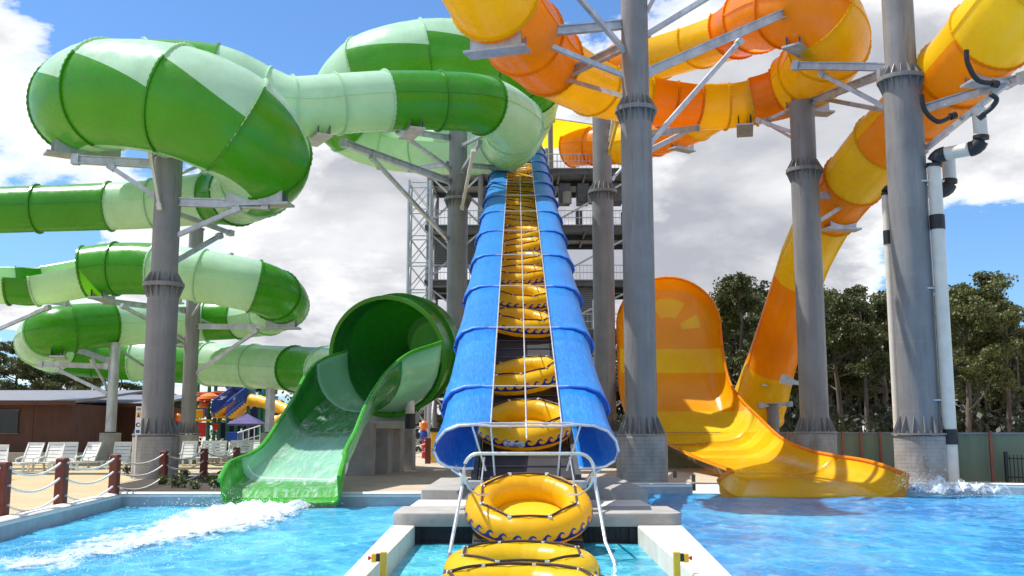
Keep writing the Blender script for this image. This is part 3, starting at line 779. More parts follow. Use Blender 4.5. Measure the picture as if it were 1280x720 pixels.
# big bell-mouthed barrel
c0 = P(484, 446, 43.6); ax_dir = (Vector((-.22, -.95, -.20))).normalized()
S_, U_ = frame_of(ax_dir)
def barrel(rs, name, mat, par, r0=0, r1=360, n=56, **kw):
    m = MB(); rings = []
    for d, r in rs:
        rings.append([c0 - ax_dir * d + (S_ * math.cos(R(a)) + U_ * math.sin(R(a))) * r for a in (r0 + (r1 - r0) * k / n for k in range(n + 1))])
    m.loft(rings, closed=False); return m.build(name, mat, par, smooth=40, **kw)
bb = barrel([(0, 2.5), (.8, 2.5), (1.6, 2.48)], 'barrel', M['green'], gs)
barrel([(1.62, 2.48), (3.0, 2.4), (4.2, 2.1), (5.4, 1.65), (6.4, 1.3)], 'barrel_cone', M['green'], gs)
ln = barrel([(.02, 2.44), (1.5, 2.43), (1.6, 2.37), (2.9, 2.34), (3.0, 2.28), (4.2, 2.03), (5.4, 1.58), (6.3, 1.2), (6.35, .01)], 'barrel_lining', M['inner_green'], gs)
for d, r in ((0.0, 2.5), (1.6, 2.49)):
    m = MB(); m.loft([[c0 - ax_dir * (d + a) + (S_ * math.cos(q) + U_ * math.sin(q)) * (r + b) for a, b in ((-.06, -.05), (-.06, .12), (.06, .12), (.06, -.05))] for q in (2 * math.pi * k / 56 for k in range(57))], closed=True)
    m.build('flange', M['green'], bb, smooth=30)
# chute from the barrel mouth to the pool
rows = []
def row(px, py, D, w, hl, hr, rc, u=(0, -.25, .97)):
    rows.append((P(px, py, D), Vector(u), w, hl, hr, rc))
U0 = (0, -.2, .98)
row(484, 515, 43.7, 2.40, 2.45, 3.1, 2.3, U0)
row(456, 515, 42.2, 1.95, 2.1, 2.5, 1.8, U0)
row(436, 523, 40.3, 1.68, 1.7, 2.0, 1.5, U0)
row(420, 538, 37.9, 1.52, 1.2, 1.65, 1.2, U0)
row(403, 559, 35.0, 1.46, .85, 1.4, .95, U0)
row(384, 586, 32.2, 1.47, .62, 1.1, .7, U0)
row(363, 609, 30.5, 1.60, .80, .95, .5, (0, -.12, .99))
row(358, 615, 29.4, 1.61, .80, .90, .35, (0, -.08, 1))
row(352, 632, 28.7, 1.62, .80, .88, .25, (0, -.05, 1))
tr = trough(rows, 5)
n = len(tr)
cuts = [(0, 7, 'wet_pale'), (7, 17, 'wet_green'), (17, 29, 'wet_pale'), (29, n - 1, 'bright_green')]
for a, b, k in cuts:
    m = MB(); m.loft(tr[a:b + 1], closed=False); m.build('chute_section', M[k], gs, smooth=50, solid=.07)
m = MB()
for sd in (0, -1): m.tube([s[sd] for s in tr], .075, 8)
m.build('chute_lip', M['bright_green'], gs)
m = MB(); m.tube([p + Vector((0, -.01, .02)) for p in tr[28][1:-1]], .07, 6); m.build('chute_joint', M['patch'], gs)
# water running down the chute
m = MB(); m.loft([[p + Vector((0, -.05, .09)) for p in s[3:-4]] for s in tr[2:-2]], closed=False)
def film_mat():
    mm, nt, b, out = new_mat('running_water_film')
    v = coords(nt, (2.2, .45, .45)); nn = noise(nt, v, 2.0, 9, .74, .9)
    nt.links.new(ramp(nt, nn, [(.46, 0.04), (.60, .35), (.70, .95)]), b.inputs['Alpha']); b.inputs['Base Color'].default_value = (.80, .92, .88, 1)
    b.inputs['Roughness'].default_value = .08; bump(nt, b, nn, .6, .06); return mm
m.build('water_film', film_mat(), gs, smooth=60)
# saddle under the barrel and its concrete blocks
m = MB(); a = P(478, 522, 45); m.box((a.x - 1.3, 44.6, 2.15), (a.x + 1.5, 46.2, 2.6)); m.build('saddle', M['galv'], gs, smooth=0)
for nm, px0, px1, yt, yb, D in (('concrete_block', 431, 464, 528, 586, 41.6), ('concrete_block', 463, 486, 535, 582, 43.4), ('concrete_block', 486, 501, 536, 575, 45.4), ('concrete_block', 501, 516, 536, 574, 47.2)):
    a = P(px0, yt, D); b = P(px1, yt, D); m = MB(); m.box((a.x, D, -.02), (b.x, D + 1.6, a.z))
    o = m.build(nm, M['concrete'], None, loc=((a.x + b.x) / 2, D + .8, 0), smooth=0, bevel=.03)
    tag(o, {431: 'wide front concrete block of the row under the green barrel', 463: 'second concrete block from the front under the green barrel', 486: 'third concrete block from the front under the green barrel', 501: 'rearmost concrete block under the green barrel below the white pipe'}[px0], 'concrete block', 'concrete blocks under the green barrel')
m = MB(); a = P(467, 526, 43.2); b = P(507, 536, 43.2); m.box((a.x, 43.3, b.z + .01), (b.x, 45.6, a.z)); o = m.build('lintel_beam', M['pale_concrete'], None, loc=((a.x + b.x) / 2, 44.4, a.z - .3), smooth=0, bevel=.02); tag(o, 'pale concrete beam lying on the blocks under the green barrel', 'beam')
# pipe beside the barrel
pp = thing('drain_pipe', P(512, 540, 42.6), 'short white pipe with black bends dropping from the green barrel', 'pipe')
D = 42.6; a = P(501, 477, D + .4); b = P(512.5, 476, D); c = P(512.5, 490, D); d = P(512.5, 517, D); e = P(512.5, 536, D)
m = MB(); m.tube([a, a * .4 + b * .6], .19, 16); m.tube([c, d], .19, 16); m.build('pipe', M['pipe'], pp)
m = MB(); m.tube([a * .4 + b * .6, b * .95 + a * .05 + Vector((0, 0, -.02)), b + Vector((.05, 0, -.14)), c], .21, 16); m.build('elbow', M['black_rubber'], pp)
m = MB(); m.tube([d, e], .215, 16); m.build('coupling', M['black_rubber'], pp)

# ------------------------------------------------------------------ yellow slide
ys_ = thing('yellow_slide', P(870, 597, 45), 'yellow and orange slide looping overhead, ending in a tall wave wall and right pool', 'water slide')
r = 1.35
loop = [(716, 184, 79, 1.55, 'orange'), (742, 182, 77.5, 1.5, 'orange'), (775, 182, 76, 1.4, 'yellow'), (820, 172, 73, r, 'orange'), (872, 152, 69.5, r, 'yellow'), (905, 130, 66.5, r, 'orange'), (888, 130, 63, 1.2, 'yellow'), (840, 128, 60, 1.2, 'yellow'), (798, 112, 57.5, 1.2, 'orange'), (777, 90, 55.2, 1.3, 'orange'),
 (788, 78, 53.2, r, 'O:orange:-195:15'), (824, 66, 51.4, r, 'O:yellow:-195:15'), (876, 50, 48.6, r, 'O:yellow:-195:15'), (922, 34, 45.4, 1.4, 'O:orange:-200:20'), (946, 22, 42.8, 1.5, 'orange'), (988, 8, 39.6, 1.65, 'orange'), (1022, 22, 39, 1.65, 'yellow'), (1036, 56, 40.8, 1.6, 'yellow'), (1014, 90, 43.8, 1.5, 'yellow'),
 (985, 108, 45.4, 1.4, 'O:orange:-200:20'), (941, 120, 46.2, r, 'O:yellow:-195:15'), (905, 125, 46.4, r, 'O:yellow:-195:15'), (866, 126, 46.2, r, 'O:orange:-195:15'), (830, 122, 45.8, r, 'O:orange:-195:15'), (790, 116, 45, r, 'O:yellow:-195:15'), (740, 104, 43, 1.38, 'O:yellow:-200:20'),
 (686, 75, 39.4, 1.4, 'orange'), (655, 45, 36.6, 1.5, 'orange'), (618, -2, 33.6, 1.55, 'yellow'), (585, -70, 31, 1.55, 'orange'), (575, -150, 29, 1.5, 'yellow')]
lp = run(loop, ys_)
drop = [(1370, -90, 30, 1.45, 'yellow'), (1290, -20, 32, 1.45, 'lemon'), (1238, 44, 34, 1.45, 'T:orange:yellow:-170:-170:28:20'), (1194, 92, 36.4, 1.42, 'T:orange:yellow:-180:-180:24:24'), (1150, 136, 38.8, 1.4, 'T:orange:yellow:-180:-180:30:30'), (1108, 178, 41.2, 1.38, 'lemon'), (1067, 225, 43.8, 1.32, 'orange'), (1035, 268, 46.2, 1.26, 'lemon'),
 (1011, 314, 48.4, 1.22, 'lemon!'), (999, 346, 50, 1.2, 'orange!'), (980, 404, 52, 1.2, 'orange!'), (963, 458, 53.8, 1.28, 'yellow!'), (945, 512, 55.4, 1.5, 'yellow'), (925, 536, 56, 1.5, '-'), (915, 545, 56, 1.5, '-')]
dpath = run(drop, ys_)
# the wave wall: trough rows run from the pool lip up the wall
def wall_mat():
    m, nt, b, out = new_mat('banded_wave_wall_gelcoat')
    g = nd(nt, 'ShaderNodeNewGeometry'); sp = nd(nt, 'ShaderNodeSeparateXYZ'); nt.links.new(g.outputs['Position'], sp.inputs[0])
    X, Y, Z = sp.outputs
    zs = [P(838, y, D).z for y, D in ((540, 51), (515, 53.4), (467, 54.6), (437, 54.9))]
    Yc, Oc, Lc = (0.95, 0.62, 0.012), (0.95, 0.50, 0.006), (0.95, 0.76, 0.04)
    def step(v, t): return math_(nt, 'GREATER_THAN', v, t)
    c = mixc(nt, step(Z, zs[0]), Yc, Lc)
    c = mixc(nt, step(Z, zs[1]), c, Oc)
    c = mixc(nt, step(Z, zs[2]), c, Lc)
    c = mixc(nt, step(Z, zs[3]), c, Oc)
    # pale floor bands in the run-out
    fl = math_(nt, 'MULTIPLY', step(Y, 43.2), math_(nt, 'LESS_THAN', Z, zs[0]))
    bnd = math_(nt, 'GREATER_THAN', math_(nt, 'FRACT', math_(nt, 'MULTIPLY', Y, .42)), .55)
    c = mixc(nt, math_(nt, 'MULTIPLY', fl, bnd), c, Lc)
    cz = P(832, 413, 54.8)
    dx = math_(nt, 'SUBTRACT', X, cz.x + .15); dz = math_(nt, 'SUBTRACT', Z, cz.z)
    ang = math_(nt, 'ARCTAN2', dz, dx)
    rr = math_(nt, 'SQRT', math_(nt, 'ADD', math_(nt, 'MULTIPLY', dx, dx), math_(nt, 'MULTIPLY', dz, dz)))
    ring = math_(nt, 'MULTIPLY', step(rr, .72), math_(nt, 'LESS_THAN', rr, 1.72))
    w = None
    for lo, hi in ((5, 30), (58, 122), (150, 175)):
        k = math_(nt, 'MULTIPLY', step(ang, R(lo)), math_(nt, 'LESS_THAN', ang, R(hi)))
        w = k if w is None else math_(nt, 'ADD', w, k, True)
    c = mixc(nt, math_(nt, 'MULTIPLY', math_(nt, 'MULTIPLY', w, ring), step(Z, zs[3])), c, (0.95, 0.72, .03))
    v = coords(nt); n1 = noise(nt, coords(nt, (1, 1, .25)), 1.5, 7, .65)
    c = mixc(nt, ramp(nt, n1, [(.52, 0), (.75, .22)]), c, (.95, .75, .25))
    c = mixc(nt, ramp(nt, noise(nt, v, .6, 3), [(.4, 0.0), (.7, .25)]), c, (.75, .26, .01))
    nt.links.new(c, b.inputs['Base Color'])
    nt.links.new(ramp(nt, noise(nt, v, 2.2, 4), [(0.3, .14), (0.7, .3)]), b.inputs['Roughness'])
    bump(nt, b, noise(nt, v, 1.3, 3), .10, .05)
    t = nd(nt, 'ShaderNodeBsdfTranslucent'); nt.links.new(c, t.inputs[0])
    mx = nd(nt, 'ShaderNodeMixShader'); mx.inputs[0].default_value = .42
    nt.links.new(b.outputs[0], mx.inputs[1]); nt.links.new(t.outputs[0], mx.inputs[2]); nt.links.new(mx.outputs[0], out.inputs[0])
    return m
M['wave'] = wall_mat()
def W(x, y, z): return Vector((x, y, z))
rows = [
 (W(9.65, 33.6, -.34), W(0, 0, 1), 3.10, .55, .70, .9),
 (W(9.60, 35.2, .08), W(0, -.05, 1), 2.75, .30, .62, 1.2),
 (W(9.40, 37.2, .24), W(0, -.06, 1), 2.45, .10, .62, 1.4),
 (W(9.25, 40.0, .38), W(0, -.06, 1), 2.40, .08, .66, 1.5),
 (W(9.15, 44.5, .66), W(0, -.10, 1), 2.50, .08, .85, 1.5),
 (W(8.80, 48.5, 1.22), W(0, -.25, .97), 2.60, .10, 1.35, 1.4),
 (W(8.40, 51.4, 2.10), W(0, -.50, .86), 2.80, .60, 1.45, 1.1),
 (W(8.30, 53.4, 3.70), W(0, -.80, .6), 2.80, 1.0, 1.0, 1.0),
 (W(8.28, 54.5, 5.60), W(0, -.96, .25), 2.72, 1.0, 1.0, 1.0),
 (W(8.26, 54.8, 7.30), W(0, -1, .0), 2.70, 1.0, 1.0, 1.0),
]
tr = trough(rows, 6)
cut = [0, 12, 30]
for a, b in zip(cut, cut[1:]):
    m = MB(); m.loft(tr[a:b + 1], closed=False)
    m.build('runout_section' if a < 30 else 'wave_wall', M['wave'], ys_, smooth=50, solid=.08)
# domed head of the wall
top = tr[-1]; mid = len(top) // 2; base = top[mid]; m = MB(); rings = [top]
for k in range(1, 13):
    a = R(90 * k / 12); ring = []
    for p in top:
        d = p - base; s = math.cos(a)
        ring.append(Vector((base.x + d.x * s, base.y + d.y * (s * .6 + .4) - .55 * math.sin(a) ** 2 * (1 - s) , base.z + 2.55 * math.sin(a))))
    rings.append(ring)
m.loft(tr[30:-1] + rings, closed=False); m.build('wave_wall', M['wave'], ys_, smooth=70, solid=.08)
m = MB()
for sd in (0, -1): m.tube([s[sd] for s in tr], .07, 8)
ed = [q[0] for q in rings] + [q[-1] for q in reversed(rings)]; m.tube(ed, .07, 8)
m.build('rolled_edge', M['orange'], ys_)
m = MB(); e = tr[0]; m.loft([[p for p in e], [p + Vector((0, -.02, -.35)) for p in e]], closed=False); m.build('end_lip', M['orange'], ys_, smooth=50)
# brown underside skirt along the open left edge
for a, b in ((7, 12), (12, 18), (18, 24), (24, 30)):
    m = MB(); m.loft([[s_[0] + Vector((-.02, 0, -.03)), s_[0] + Vector((.10, 0, -.30)), s_[0] + Vector((.45, 0, -.42))] for s_ in tr[a:b + 1]], closed=False)
    m.build('edge_skirt', M['skirt'], ys_, smooth=20, solid=.03)
# dark steel props under the left edge of the run-out
for D_, x in ((36.5, 6.35), (40, 6.25), (44, 6.2), (48, 6.0)):
    m = MB(); m.beam((x, D_, -.3), (x, D_, .25 if D_ < 46 else .9), .12, .12); m.build('support_leg', M['dark_steel'], ys_, smooth=0)
for i, t in ((23, .3), (26, .8), (15, .5), (17, .4)): saddle(up_path, i, t, gs, M['galv'])
for i, t in ((4, .6), (6, .3), (9, .5), (16, .4), (13, .5)): saddle(low_path, i, t, gs, M['galv'])
for i, t in ((15, .4), (18, .2), (20, .3), (27, .9), (3, .6)): saddle(lp, i, t, ys_, M['galv'])
for i, t in ((2, .1), (6, .5), (10, .8)): saddle(dpath, i, t, ys_, M['galv'], 30, .5, .3)
# drain hoses on the orange drop section
for pts in ([(1208, 62), (1210, 80), (1222, 100), (1240, 104)], [(1152, 118), (1156, 138), (1172, 152), (1188, 146)], [(1238, 118), (1246, 124), (1240, 134), (1230, 142)]):
    m = MB(); DD = 34.2 if pts[0][0] > 1200 else 36.4
    q = [P(x, y, DD - 1.5 + .1 * i) for i, (x, y) in enumerate(pts)]
    fine = [catmull(q[max(i - 1, 0)], q[i], q[min(i + 1, 3)], q[min(i + 2, 3)], t / 5) for i in range(3) for t in range(5)] + [q[3]]
    m.tube(fine, .085, 10); h = m.build('drain_hose', M['black_rubber'], ys_)
    m = MB(); m.tube([q[3], q[3] + (q[3] - q[2]).normalized() * .22], .13, 12); m.build('hose_collar', M['black_rubber'], h)
# ------------------------------------------------------------------ support columns
def column(label, px, yb, D, dp, dl, yf, du, yt, arms=(), pier=True, mat='steel', ypier=545, gd=True):
    zp = P(px, ypier, D).z if pier else 0.0
    x = P(px, ypier, D).x
    root = thing('slide_column', (x, D, 0), label, 'column', 'slide support columns')
    if pier:
        m = MB(); m.lathe((x, D, 0), [(dp / 2, -.6), (dp / 2, zp - .03), (dp / 2 - .03, zp)], 40); m.build('concrete_pier', M['pier'], root, smooth=40)
    zf = P(px, yf, D).z if yf else None
    zt_ = P(px, yt, D).z
    rl, ru = dl / 2, (du or dl) / 2
    m = MB(); m.lathe((x, D, 0), [(rl, zp + .05), (rl, zf if zf else zt_)], 40)
    if not zf: m.lathe((x, D, 0), [(rl + .06, zt_ + .002), (rl + .06, zt_ + .06)], 32)
    s = m.build('shaft', M[mat], root, smooth=40)
    if gd:
        m = MB(); m.lathe((x, D, 0), [(rl + .30, zp + .02), (rl + .30, zp + .09)], 40); 
        for k in range(14):
            a = 2 * math.pi * k / 14; c, s_ = math.cos(a), math.sin(a); t = Vector((-s_, c, 0)) * .012
            b0 = Vector((x + c * (rl + .004), D + s_ * (rl + .004), zp + .094)); b1 = b0 + Vector((c, s_, 0)) * .24; b2 = b0 + Vector((c, s_, 0)) * .03 + Vector((0, 0, .58)); b3 = b0 + Vector((0, 0, .58)); b4 = b1 + Vector((0, 0, .07))
            vs = [q + t for q in (b0, b1, b4, b2, b3)] + [q - t for q in (b0, b1, b4, b2, b3)]
            m.add(vs, [(0, 1, 2, 3, 4), (9, 8, 7, 6, 5)] + [(j, j + 5, (j + 1) % 5 + 5, (j + 1) % 5) for j in range(5)])
            m.lathe((x + math.cos(a + .22) * (rl + .2), D + math.sin(a + .22) * (rl + .2), 0), [(.035, zp + .092), (.035, zp + .17)], 6)
        m.build('base_plate', M[mat], root, smooth=30)
    if zf:
        m = MB(); m.lathe((x, D, 0), [(rl + .20, zf), (rl + .20, zf + .075)], 40); m.lathe((x, D, 0), [(rl + .2, zf + .08), (rl + .2, zf + .15)], 40)
        for k in range(16):
            a = 2 * math.pi * k / 16; c, s_ = math.cos(a), math.sin(a); t = Vector((-s_, c, 0)) * .012
            for dz, sg, rr in ((-.002, -1, rl), (.152, 1, ru)):
                b0 = Vector((x + c * rr, D + s_ * rr, zf + dz)); b1 = Vector((x + c * (rl + .18), D + s_ * (rl + .18), zf + dz)); b2 = Vector((x + c * (rr + .02), D + s_ * (rr + .02), zf + dz + sg * .42)); b3 = Vector((x + c * (rr - .02), D + s_ * (rr - .02), zf + dz + sg * .42))
                vs = [q + t for q in (b0, b1, b2, b3)] + [q - t for q in (b0, b1, b2, b3)]
                m.add(vs, [(0, 1, 2, 3), (7, 6, 5, 4)] + [(j, j + 4, (j + 1) % 4 + 4, (j + 1) % 4) for j in range(4)])
        m.build('splice_flange', M[mat], root, smooth=30)
        m = MB(); m.lathe((x, D, 0), [(ru, zf + .15), (ru, zt_)], 40); m.build('upper_shaft', M[mat], root, smooth=40)
    for a in arms:
        p0, p1 = P(*a[0]), P(*a[1]); w, h = a[2] if len(a) > 2 else (.2, .3); nm = a[3] if len(a) > 3 else 'bracket_arm'
        m = MB(); m.beam(p0, p1, w, h, ibeam=(h >= .26))
        d = (p1 - p0).normalized()
        for q, sg in ((p0, 1), (p1, -1)):
            m.beam(q - d * .02 * sg, q + d * .26 * sg, w + .07, h + .07)
        m.build(nm, M['galv'] if len(a) < 5 else M[a[4]], root, smooth=30)
    return root
B = (.24, .34); ST_ = (.17, .17); SM = (.11, .11)
column('tall grey column under the big two-tone green barrel turn, nearest on the left', 195.5, 597, 39.6, 1.72, 1.17, 359, 1.02, 178, [
 ((196, 205, 39.6), (91, 199, 39.4), B), ((198, 248, 39.6), (136, 207, 39.4), ST_, 'strut'), ((208, 252, 39.6), (336, 256, 39.3), B), ((208, 300, 39.6), (300, 260, 39.3), ST_, 'strut'),
 ((208, 262, 39.7), (290, 292, 43.6), ST_, 'strut'), ((210, 332, 39.8), (276, 294, 43.6), ST_, 'strut'), ((181, 168, 38.7), (186, 185, 38.9), (.3, .3), 'clamp'), ((188, 190, 38.9), (200, 262, 38.9), (.16, .1), 'strut', 'pipe'),
 ((206, 225, 39.8), (262, 202, 43), SM, 'strut'), ((196, 192, 39.0), (184, 182, 38.9), (.25, .25), 'clamp')])
column('grey column standing behind the tallest left column, beside the white loungers', 234.5, 575, 58, 1.24, .80, 0, 0, 287, [
 ((240, 408, 58), (348, 409, 56.5), (.2, .3)), ((242, 468, 58), (322, 413, 56.6), ST_, 'strut'), ((232, 388, 58), (128, 376, 54), (.2, .3)), ((232, 425, 58), (152, 382, 54.2), ST_, 'strut'),
 ((239, 345, 58), (290, 318, 54), SM, 'strut'), ((236, 440, 58), (222, 420, 60), SM, 'strut'), ((240, 396, 58), (254, 372, 53), SM, 'strut'), ((240, 395, 57.8), (282, 412, 59.5), SM, 'strut')], ypier=543)
column('grey column just outside the left picture edge whose arms hold the green coil', -46, 575, 56, 1.24, .8, 0, 0, 350, [
 ((-40, 368, 56), (84, 379, 53.5), (.2, .3)), ((-40, 428, 56), (62, 384, 53.8), ST_, 'strut')], ypier=543)
column('short galvanised column in front of the brown cabins', 138, 572, 57, 1.12, .56, 0, 0, 430, [
 ((136, 458, 57), (48, 455, 57), (.18, .28)), ((134, 492, 57), (70, 461, 57), ST_, 'strut'), ((137, 452, 57), (98, 437, 56), (.18, .28)), ((136, 488, 57.1), (114, 449, 56.2), SM, 'strut'), ((142, 432, 57), (186, 462, 62), SM, 'strut')], mat='galv', ypier=541, gd=False)
column('short galvanised column beside the top of the green chute', 336.5, 560, 60, 1.0, .54, 0, 0, 441, [((340, 458, 60), (372, 476, 59), ST_, 'strut'), ((338, 448, 60), (362, 470, 59.5), SM, 'strut')], mat='galv', ypier=541, gd=False)
column('grey column carrying the upper green loop, left of the blue conveyor', 570, 570, 55.4, 1.7, 1.13, 251, 1.0, 165, [
 ((566, 228, 55.4), (428, 178, 47), B), ((562, 302, 55.4), (464, 196, 48.8), ST_, 'strut'), ((560, 172, 55.4), (488, 160, 49), (.2, .3)), ((564, 212, 55.4), (497, 164, 49.5), ST_, 'strut'),
 ((578, 182, 55.2), (608, 166, 50.5), ST_, 'strut'), ((576, 216, 55.2), (600, 178, 50.8), ST_, 'strut'), ((577, 262, 55), (592, 188, 51), (.16, .12), 'strut', 'pipe'), ((580, 206, 55.6), (640, 212, 57), (.2, .28)), ((560, 205, 55.8), (510, 212, 60), (.2, .26)), ((580, 240, 55.6), (608, 266, 62), SM, 'strut')])
column('grey column behind the tallest centre column, near the steel tower', 757, 590, 53, 1.7, 1.13, 242, 1.0, 128, [
 ((762, 178, 52.8), (768, 142, 51), (.16, .12), 'strut', 'pipe'), ((760, 196, 52.8), (772, 150, 51), (.14, .12), 'strut', 'yellow_paint'), ((764, 160, 53), (800, 128, 50), ST_, 'strut'), ((764, 225, 53), (782, 205, 54), SM, 'strut')], ypier=541)
column('tallest grey column in the centre, rising out of the top of the picture', 802, 604, 36, 1.77, 1.12, 141, .98, -60, [
 ((786, 30, 36), (592, 48, 35.2), B), ((786, 97, 36), (652, 43, 35.6), ST_, 'strut'), ((786, 55, 36.2), (668, 112, 40.5), B), ((786, 122, 36.2), (700, 97, 39), ST_, 'strut'),
 ((788, 72, 36), (716, -12, 34), ST_, 'strut'), ((800, 32, 36), (822, -12, 35.5), SM, 'strut'), ((804, 46, 36), (896, -10, 35), ST_, 'strut'), ((806, 92, 36), (990, 12, 38.2), B), ((808, 184, 36), (926, 50, 37.7), ST_, 'strut'),
 ((808, 190, 36), (862, 162, 44.5), ST_, 'strut'), ((806, 168, 36.2), (872, 160, 45), (.18, .26))], ypier=545.5)
column('grey column right of the wave wall, in front of the orange drop', 1019, 592, 43.5, 1.72, 1.18, 216, 1.06, 128, [
 ((998, 168, 43.5), (946, 150, 45), ST_, 'strut'), ((1000, 132, 43.6), (956, 152, 45.2), ST_, 'strut'), ((1012, 128, 43.4), (1104, 92, 36.6), (.22, .3)), ((1012, 246, 43.5), (1088, 241, 44), (.18, .27)), ((1012, 284, 43.5), (1072, 245, 44), ST_, 'strut'), ((1000, 178, 43.4), (958, 154, 45), SM, 'strut')], ypier=542)
column('thick grey column at the far right, beside the white pipes', 1151.5, 606, 36.6, 1.86, 1.37, 103, 1.12, -60, [
 ((1116, 84, 36.6), (992, 82, 39.5), (.2, .3)), ((1118, 140, 36.6), (1026, 92, 39.6), ST_, 'strut'), ((1116, 140, 36.8), (1032, 124, 43.5), ST_, 'strut'), ((1142, 140, 36.6), (1282, 96, 33.6), (.2, .3)), ((1150, 192, 36.6), (1262, 102, 34), ST_, 'strut')], ypier=544.5)
column('short stub column under the foot of the orange drop', 967, 580, 53.6, .9, .62, 0, 0, 506, [((948, 507, 53.6), (990, 505, 53.4), (.3, .2), 'cap_plate')], pier=False, gd=False)
column('small bracket column behind the right grey column, holding the orange drop', 1008, 580, 50.5, .9, .34, 0, 0, 478, [((976, 476, 50.6), (1016, 481, 50.4), (.2, .2)), ((978, 470, 50.8), (992, 478, 50.6), (.3, .2), 'saddle')], pier=False, gd=False)
# ------------------------------------------------------------------ steel tower
tw = thing('steel_tower', (1.0, 79, 0), 'grey steel stair tower with railed decks at the top of the blue conveyor', 'tower')
Y0, Y1 = 76.5, 84.0; X0, X1 = -6.3, 9.6
decks = [5.6, 9.4, 13.1, 17.3, 21.7]
for x in (X0, -2.4, 2.95, 9.6):
    for y in (Y0, Y1):
        m = MB(); m.lathe((x, y, 0), [(.2, 0), (.2, 21.4 if x != 2.95 else 25.9)], 16); m.build('leg', M['steel'], tw)
for z in decks:
    m = MB(); m.box((X0 - .3, Y0 - .3, z - .07), (X1 + .3, Y1 + .3, z)); m.build('deck', M['louvre'], tw, smooth=0)
    m = MB()
    for y in (Y0 - .2, (Y0 + Y1) / 2, Y1 + .2): m.beam((X0 - .3, y, z - .28), (X1 + .3, y, z - .28), .2, .40, ibeam=True)
    for k in range(9):
        x = X0 + (X1 - X0) * k / 8; m.beam((x, Y0 - .1, z - .24), (x, Y1 + .1, z - .24), .14, .3)
    m.build('deck_beams', M['dark_steel'], tw, smooth=0)
    m = MB()
    for q in (.55, 1.1): m.tube([(X0 - .2, Y0 - .2, z + q), (X1 + .2, Y0 - .2, z + q)], .035, 6); m.tube([(X1 + .2, Y0 - .2, z + q), (X1 + .2, Y1 + .2, z + q)], .035, 6); m.tube([(X0 - .2, Y0 - .2, z + q), (X0 - .2, Y1 + .2, z + q)], .035, 6)
    for k in range(60):
        x = X0 - .2 + (X1 - X0 + .4) * k / 59; w = .03 if k % 6 == 0 else .012
        m.beam((x, Y0 - .2, z), (x, Y0 - .2, z + 1.1), w * 2, w * 2)
    m.build('railing', M['galv'], tw, smooth=30)
def brace(a, b):
    m = MB(); m.beam(a, b, .13, .13); m.build('cross_brace', M['galv'], tw, smooth=0)
for z0, z1 in zip([0] + decks, decks):
    for (xa, xb) in ((X0, -2.4), (2.95, 9.6)):
        brace((xa, Y0, z0 + .1), (xb, Y0, z1 - .5))
        if xa < 0: brace((xb, Y0 + .16, z0 + .1), (xa, Y0 + .16, z1 - .5))
    brace((X0, Y0, z0 + .1), (X0, Y1, z1 - .5)); brace((X1, Y0, z0 + .1), (X1, Y1, z1 - .5))
# louvred walls between decks
def louvre_wall(x0, x1, z0, z1, y):
    m = MB(); m.box((x0, y + .06, z0), (x1, y + .1, z1), 1); n = int((z1 - z0) / .16)
    for k in range(n):
        z = z0 + (z1 - z0) * k / n; m.add([(x0, y, z), (x1, y, z), (x1, y + .055, z + .13), (x0, y + .055, z + .13)], [(0, 1, 2, 3)], 0)
    m.build('louvred_wall', [M['louvre'], M['dark_steel']], tw, smooth=0)
louvre_wall(3.3, 6.1, 6.2, 12.6, Y0 + .5); louvre_wall(-4.6, 2.8, 10.2, 12.6, Y0 + .6); louvre_wall(-6, 2.7, 14.2, 16.6, Y0 + .8); louvre_wall(-2.2, 2.7, .2, 9, Y0 + 1.2)
for x in (3.6, 5.0, 6.4, 7.6):
    m = MB(); m.box((x, Y0 + .4, 19.2), (x + .9, Y0 + 2.0, 20.7)); m.build('machine_box', M['dark_steel'], tw, smooth=0, bevel=.05)
for x in (4.2, 6.1):
    m = MB(); m.tube([(x, Y0 + .1, 19.0), (x, Y0 + .1, 19.9)], .35, 16); m.build('pump_drum', M['louvre'], tw)
for x, h in ((4.9, 1.3), (6.3, 1.1), (8.4, 1.2)):
    m = MB(); m.box((x, Y0 + .8, 17.301), (x + .5, Y0 + 1.3, 17.3 + h)); m.build('control_box', M['dark_steel'], tw, smooth=0)
# lattice mast
ms = thing('lattice_mast', (-7.4, 74, 0), 'slim galvanised lattice mast left of the conveyor in front of the steel tower', 'mast')
m = MB(); c4 = [(-7.6, 74), (-6.0, 74), (-6.0, 75.6), (-7.6, 75.6)]
for x, y in c4: m.tube([(x, y, 0), (x, y, 20.2)], .11, 8)
m.build('mast_legs', M['galv'], ms)
m = MB(); z = 0
while z < 19:
    for a, b in zip(c4, c4[1:] + c4[:1]):
        m.beam((*a, z), (*b, z + 2.0), .07, .07); m.beam((*b, z + 2.0), (*a, z + 2.02), .07, .07); m.beam((*b, z), (*a, z + 2.0), .05, .05)
    z += 2.0
m.build('lacing', M['galv'], ms, smooth=0)
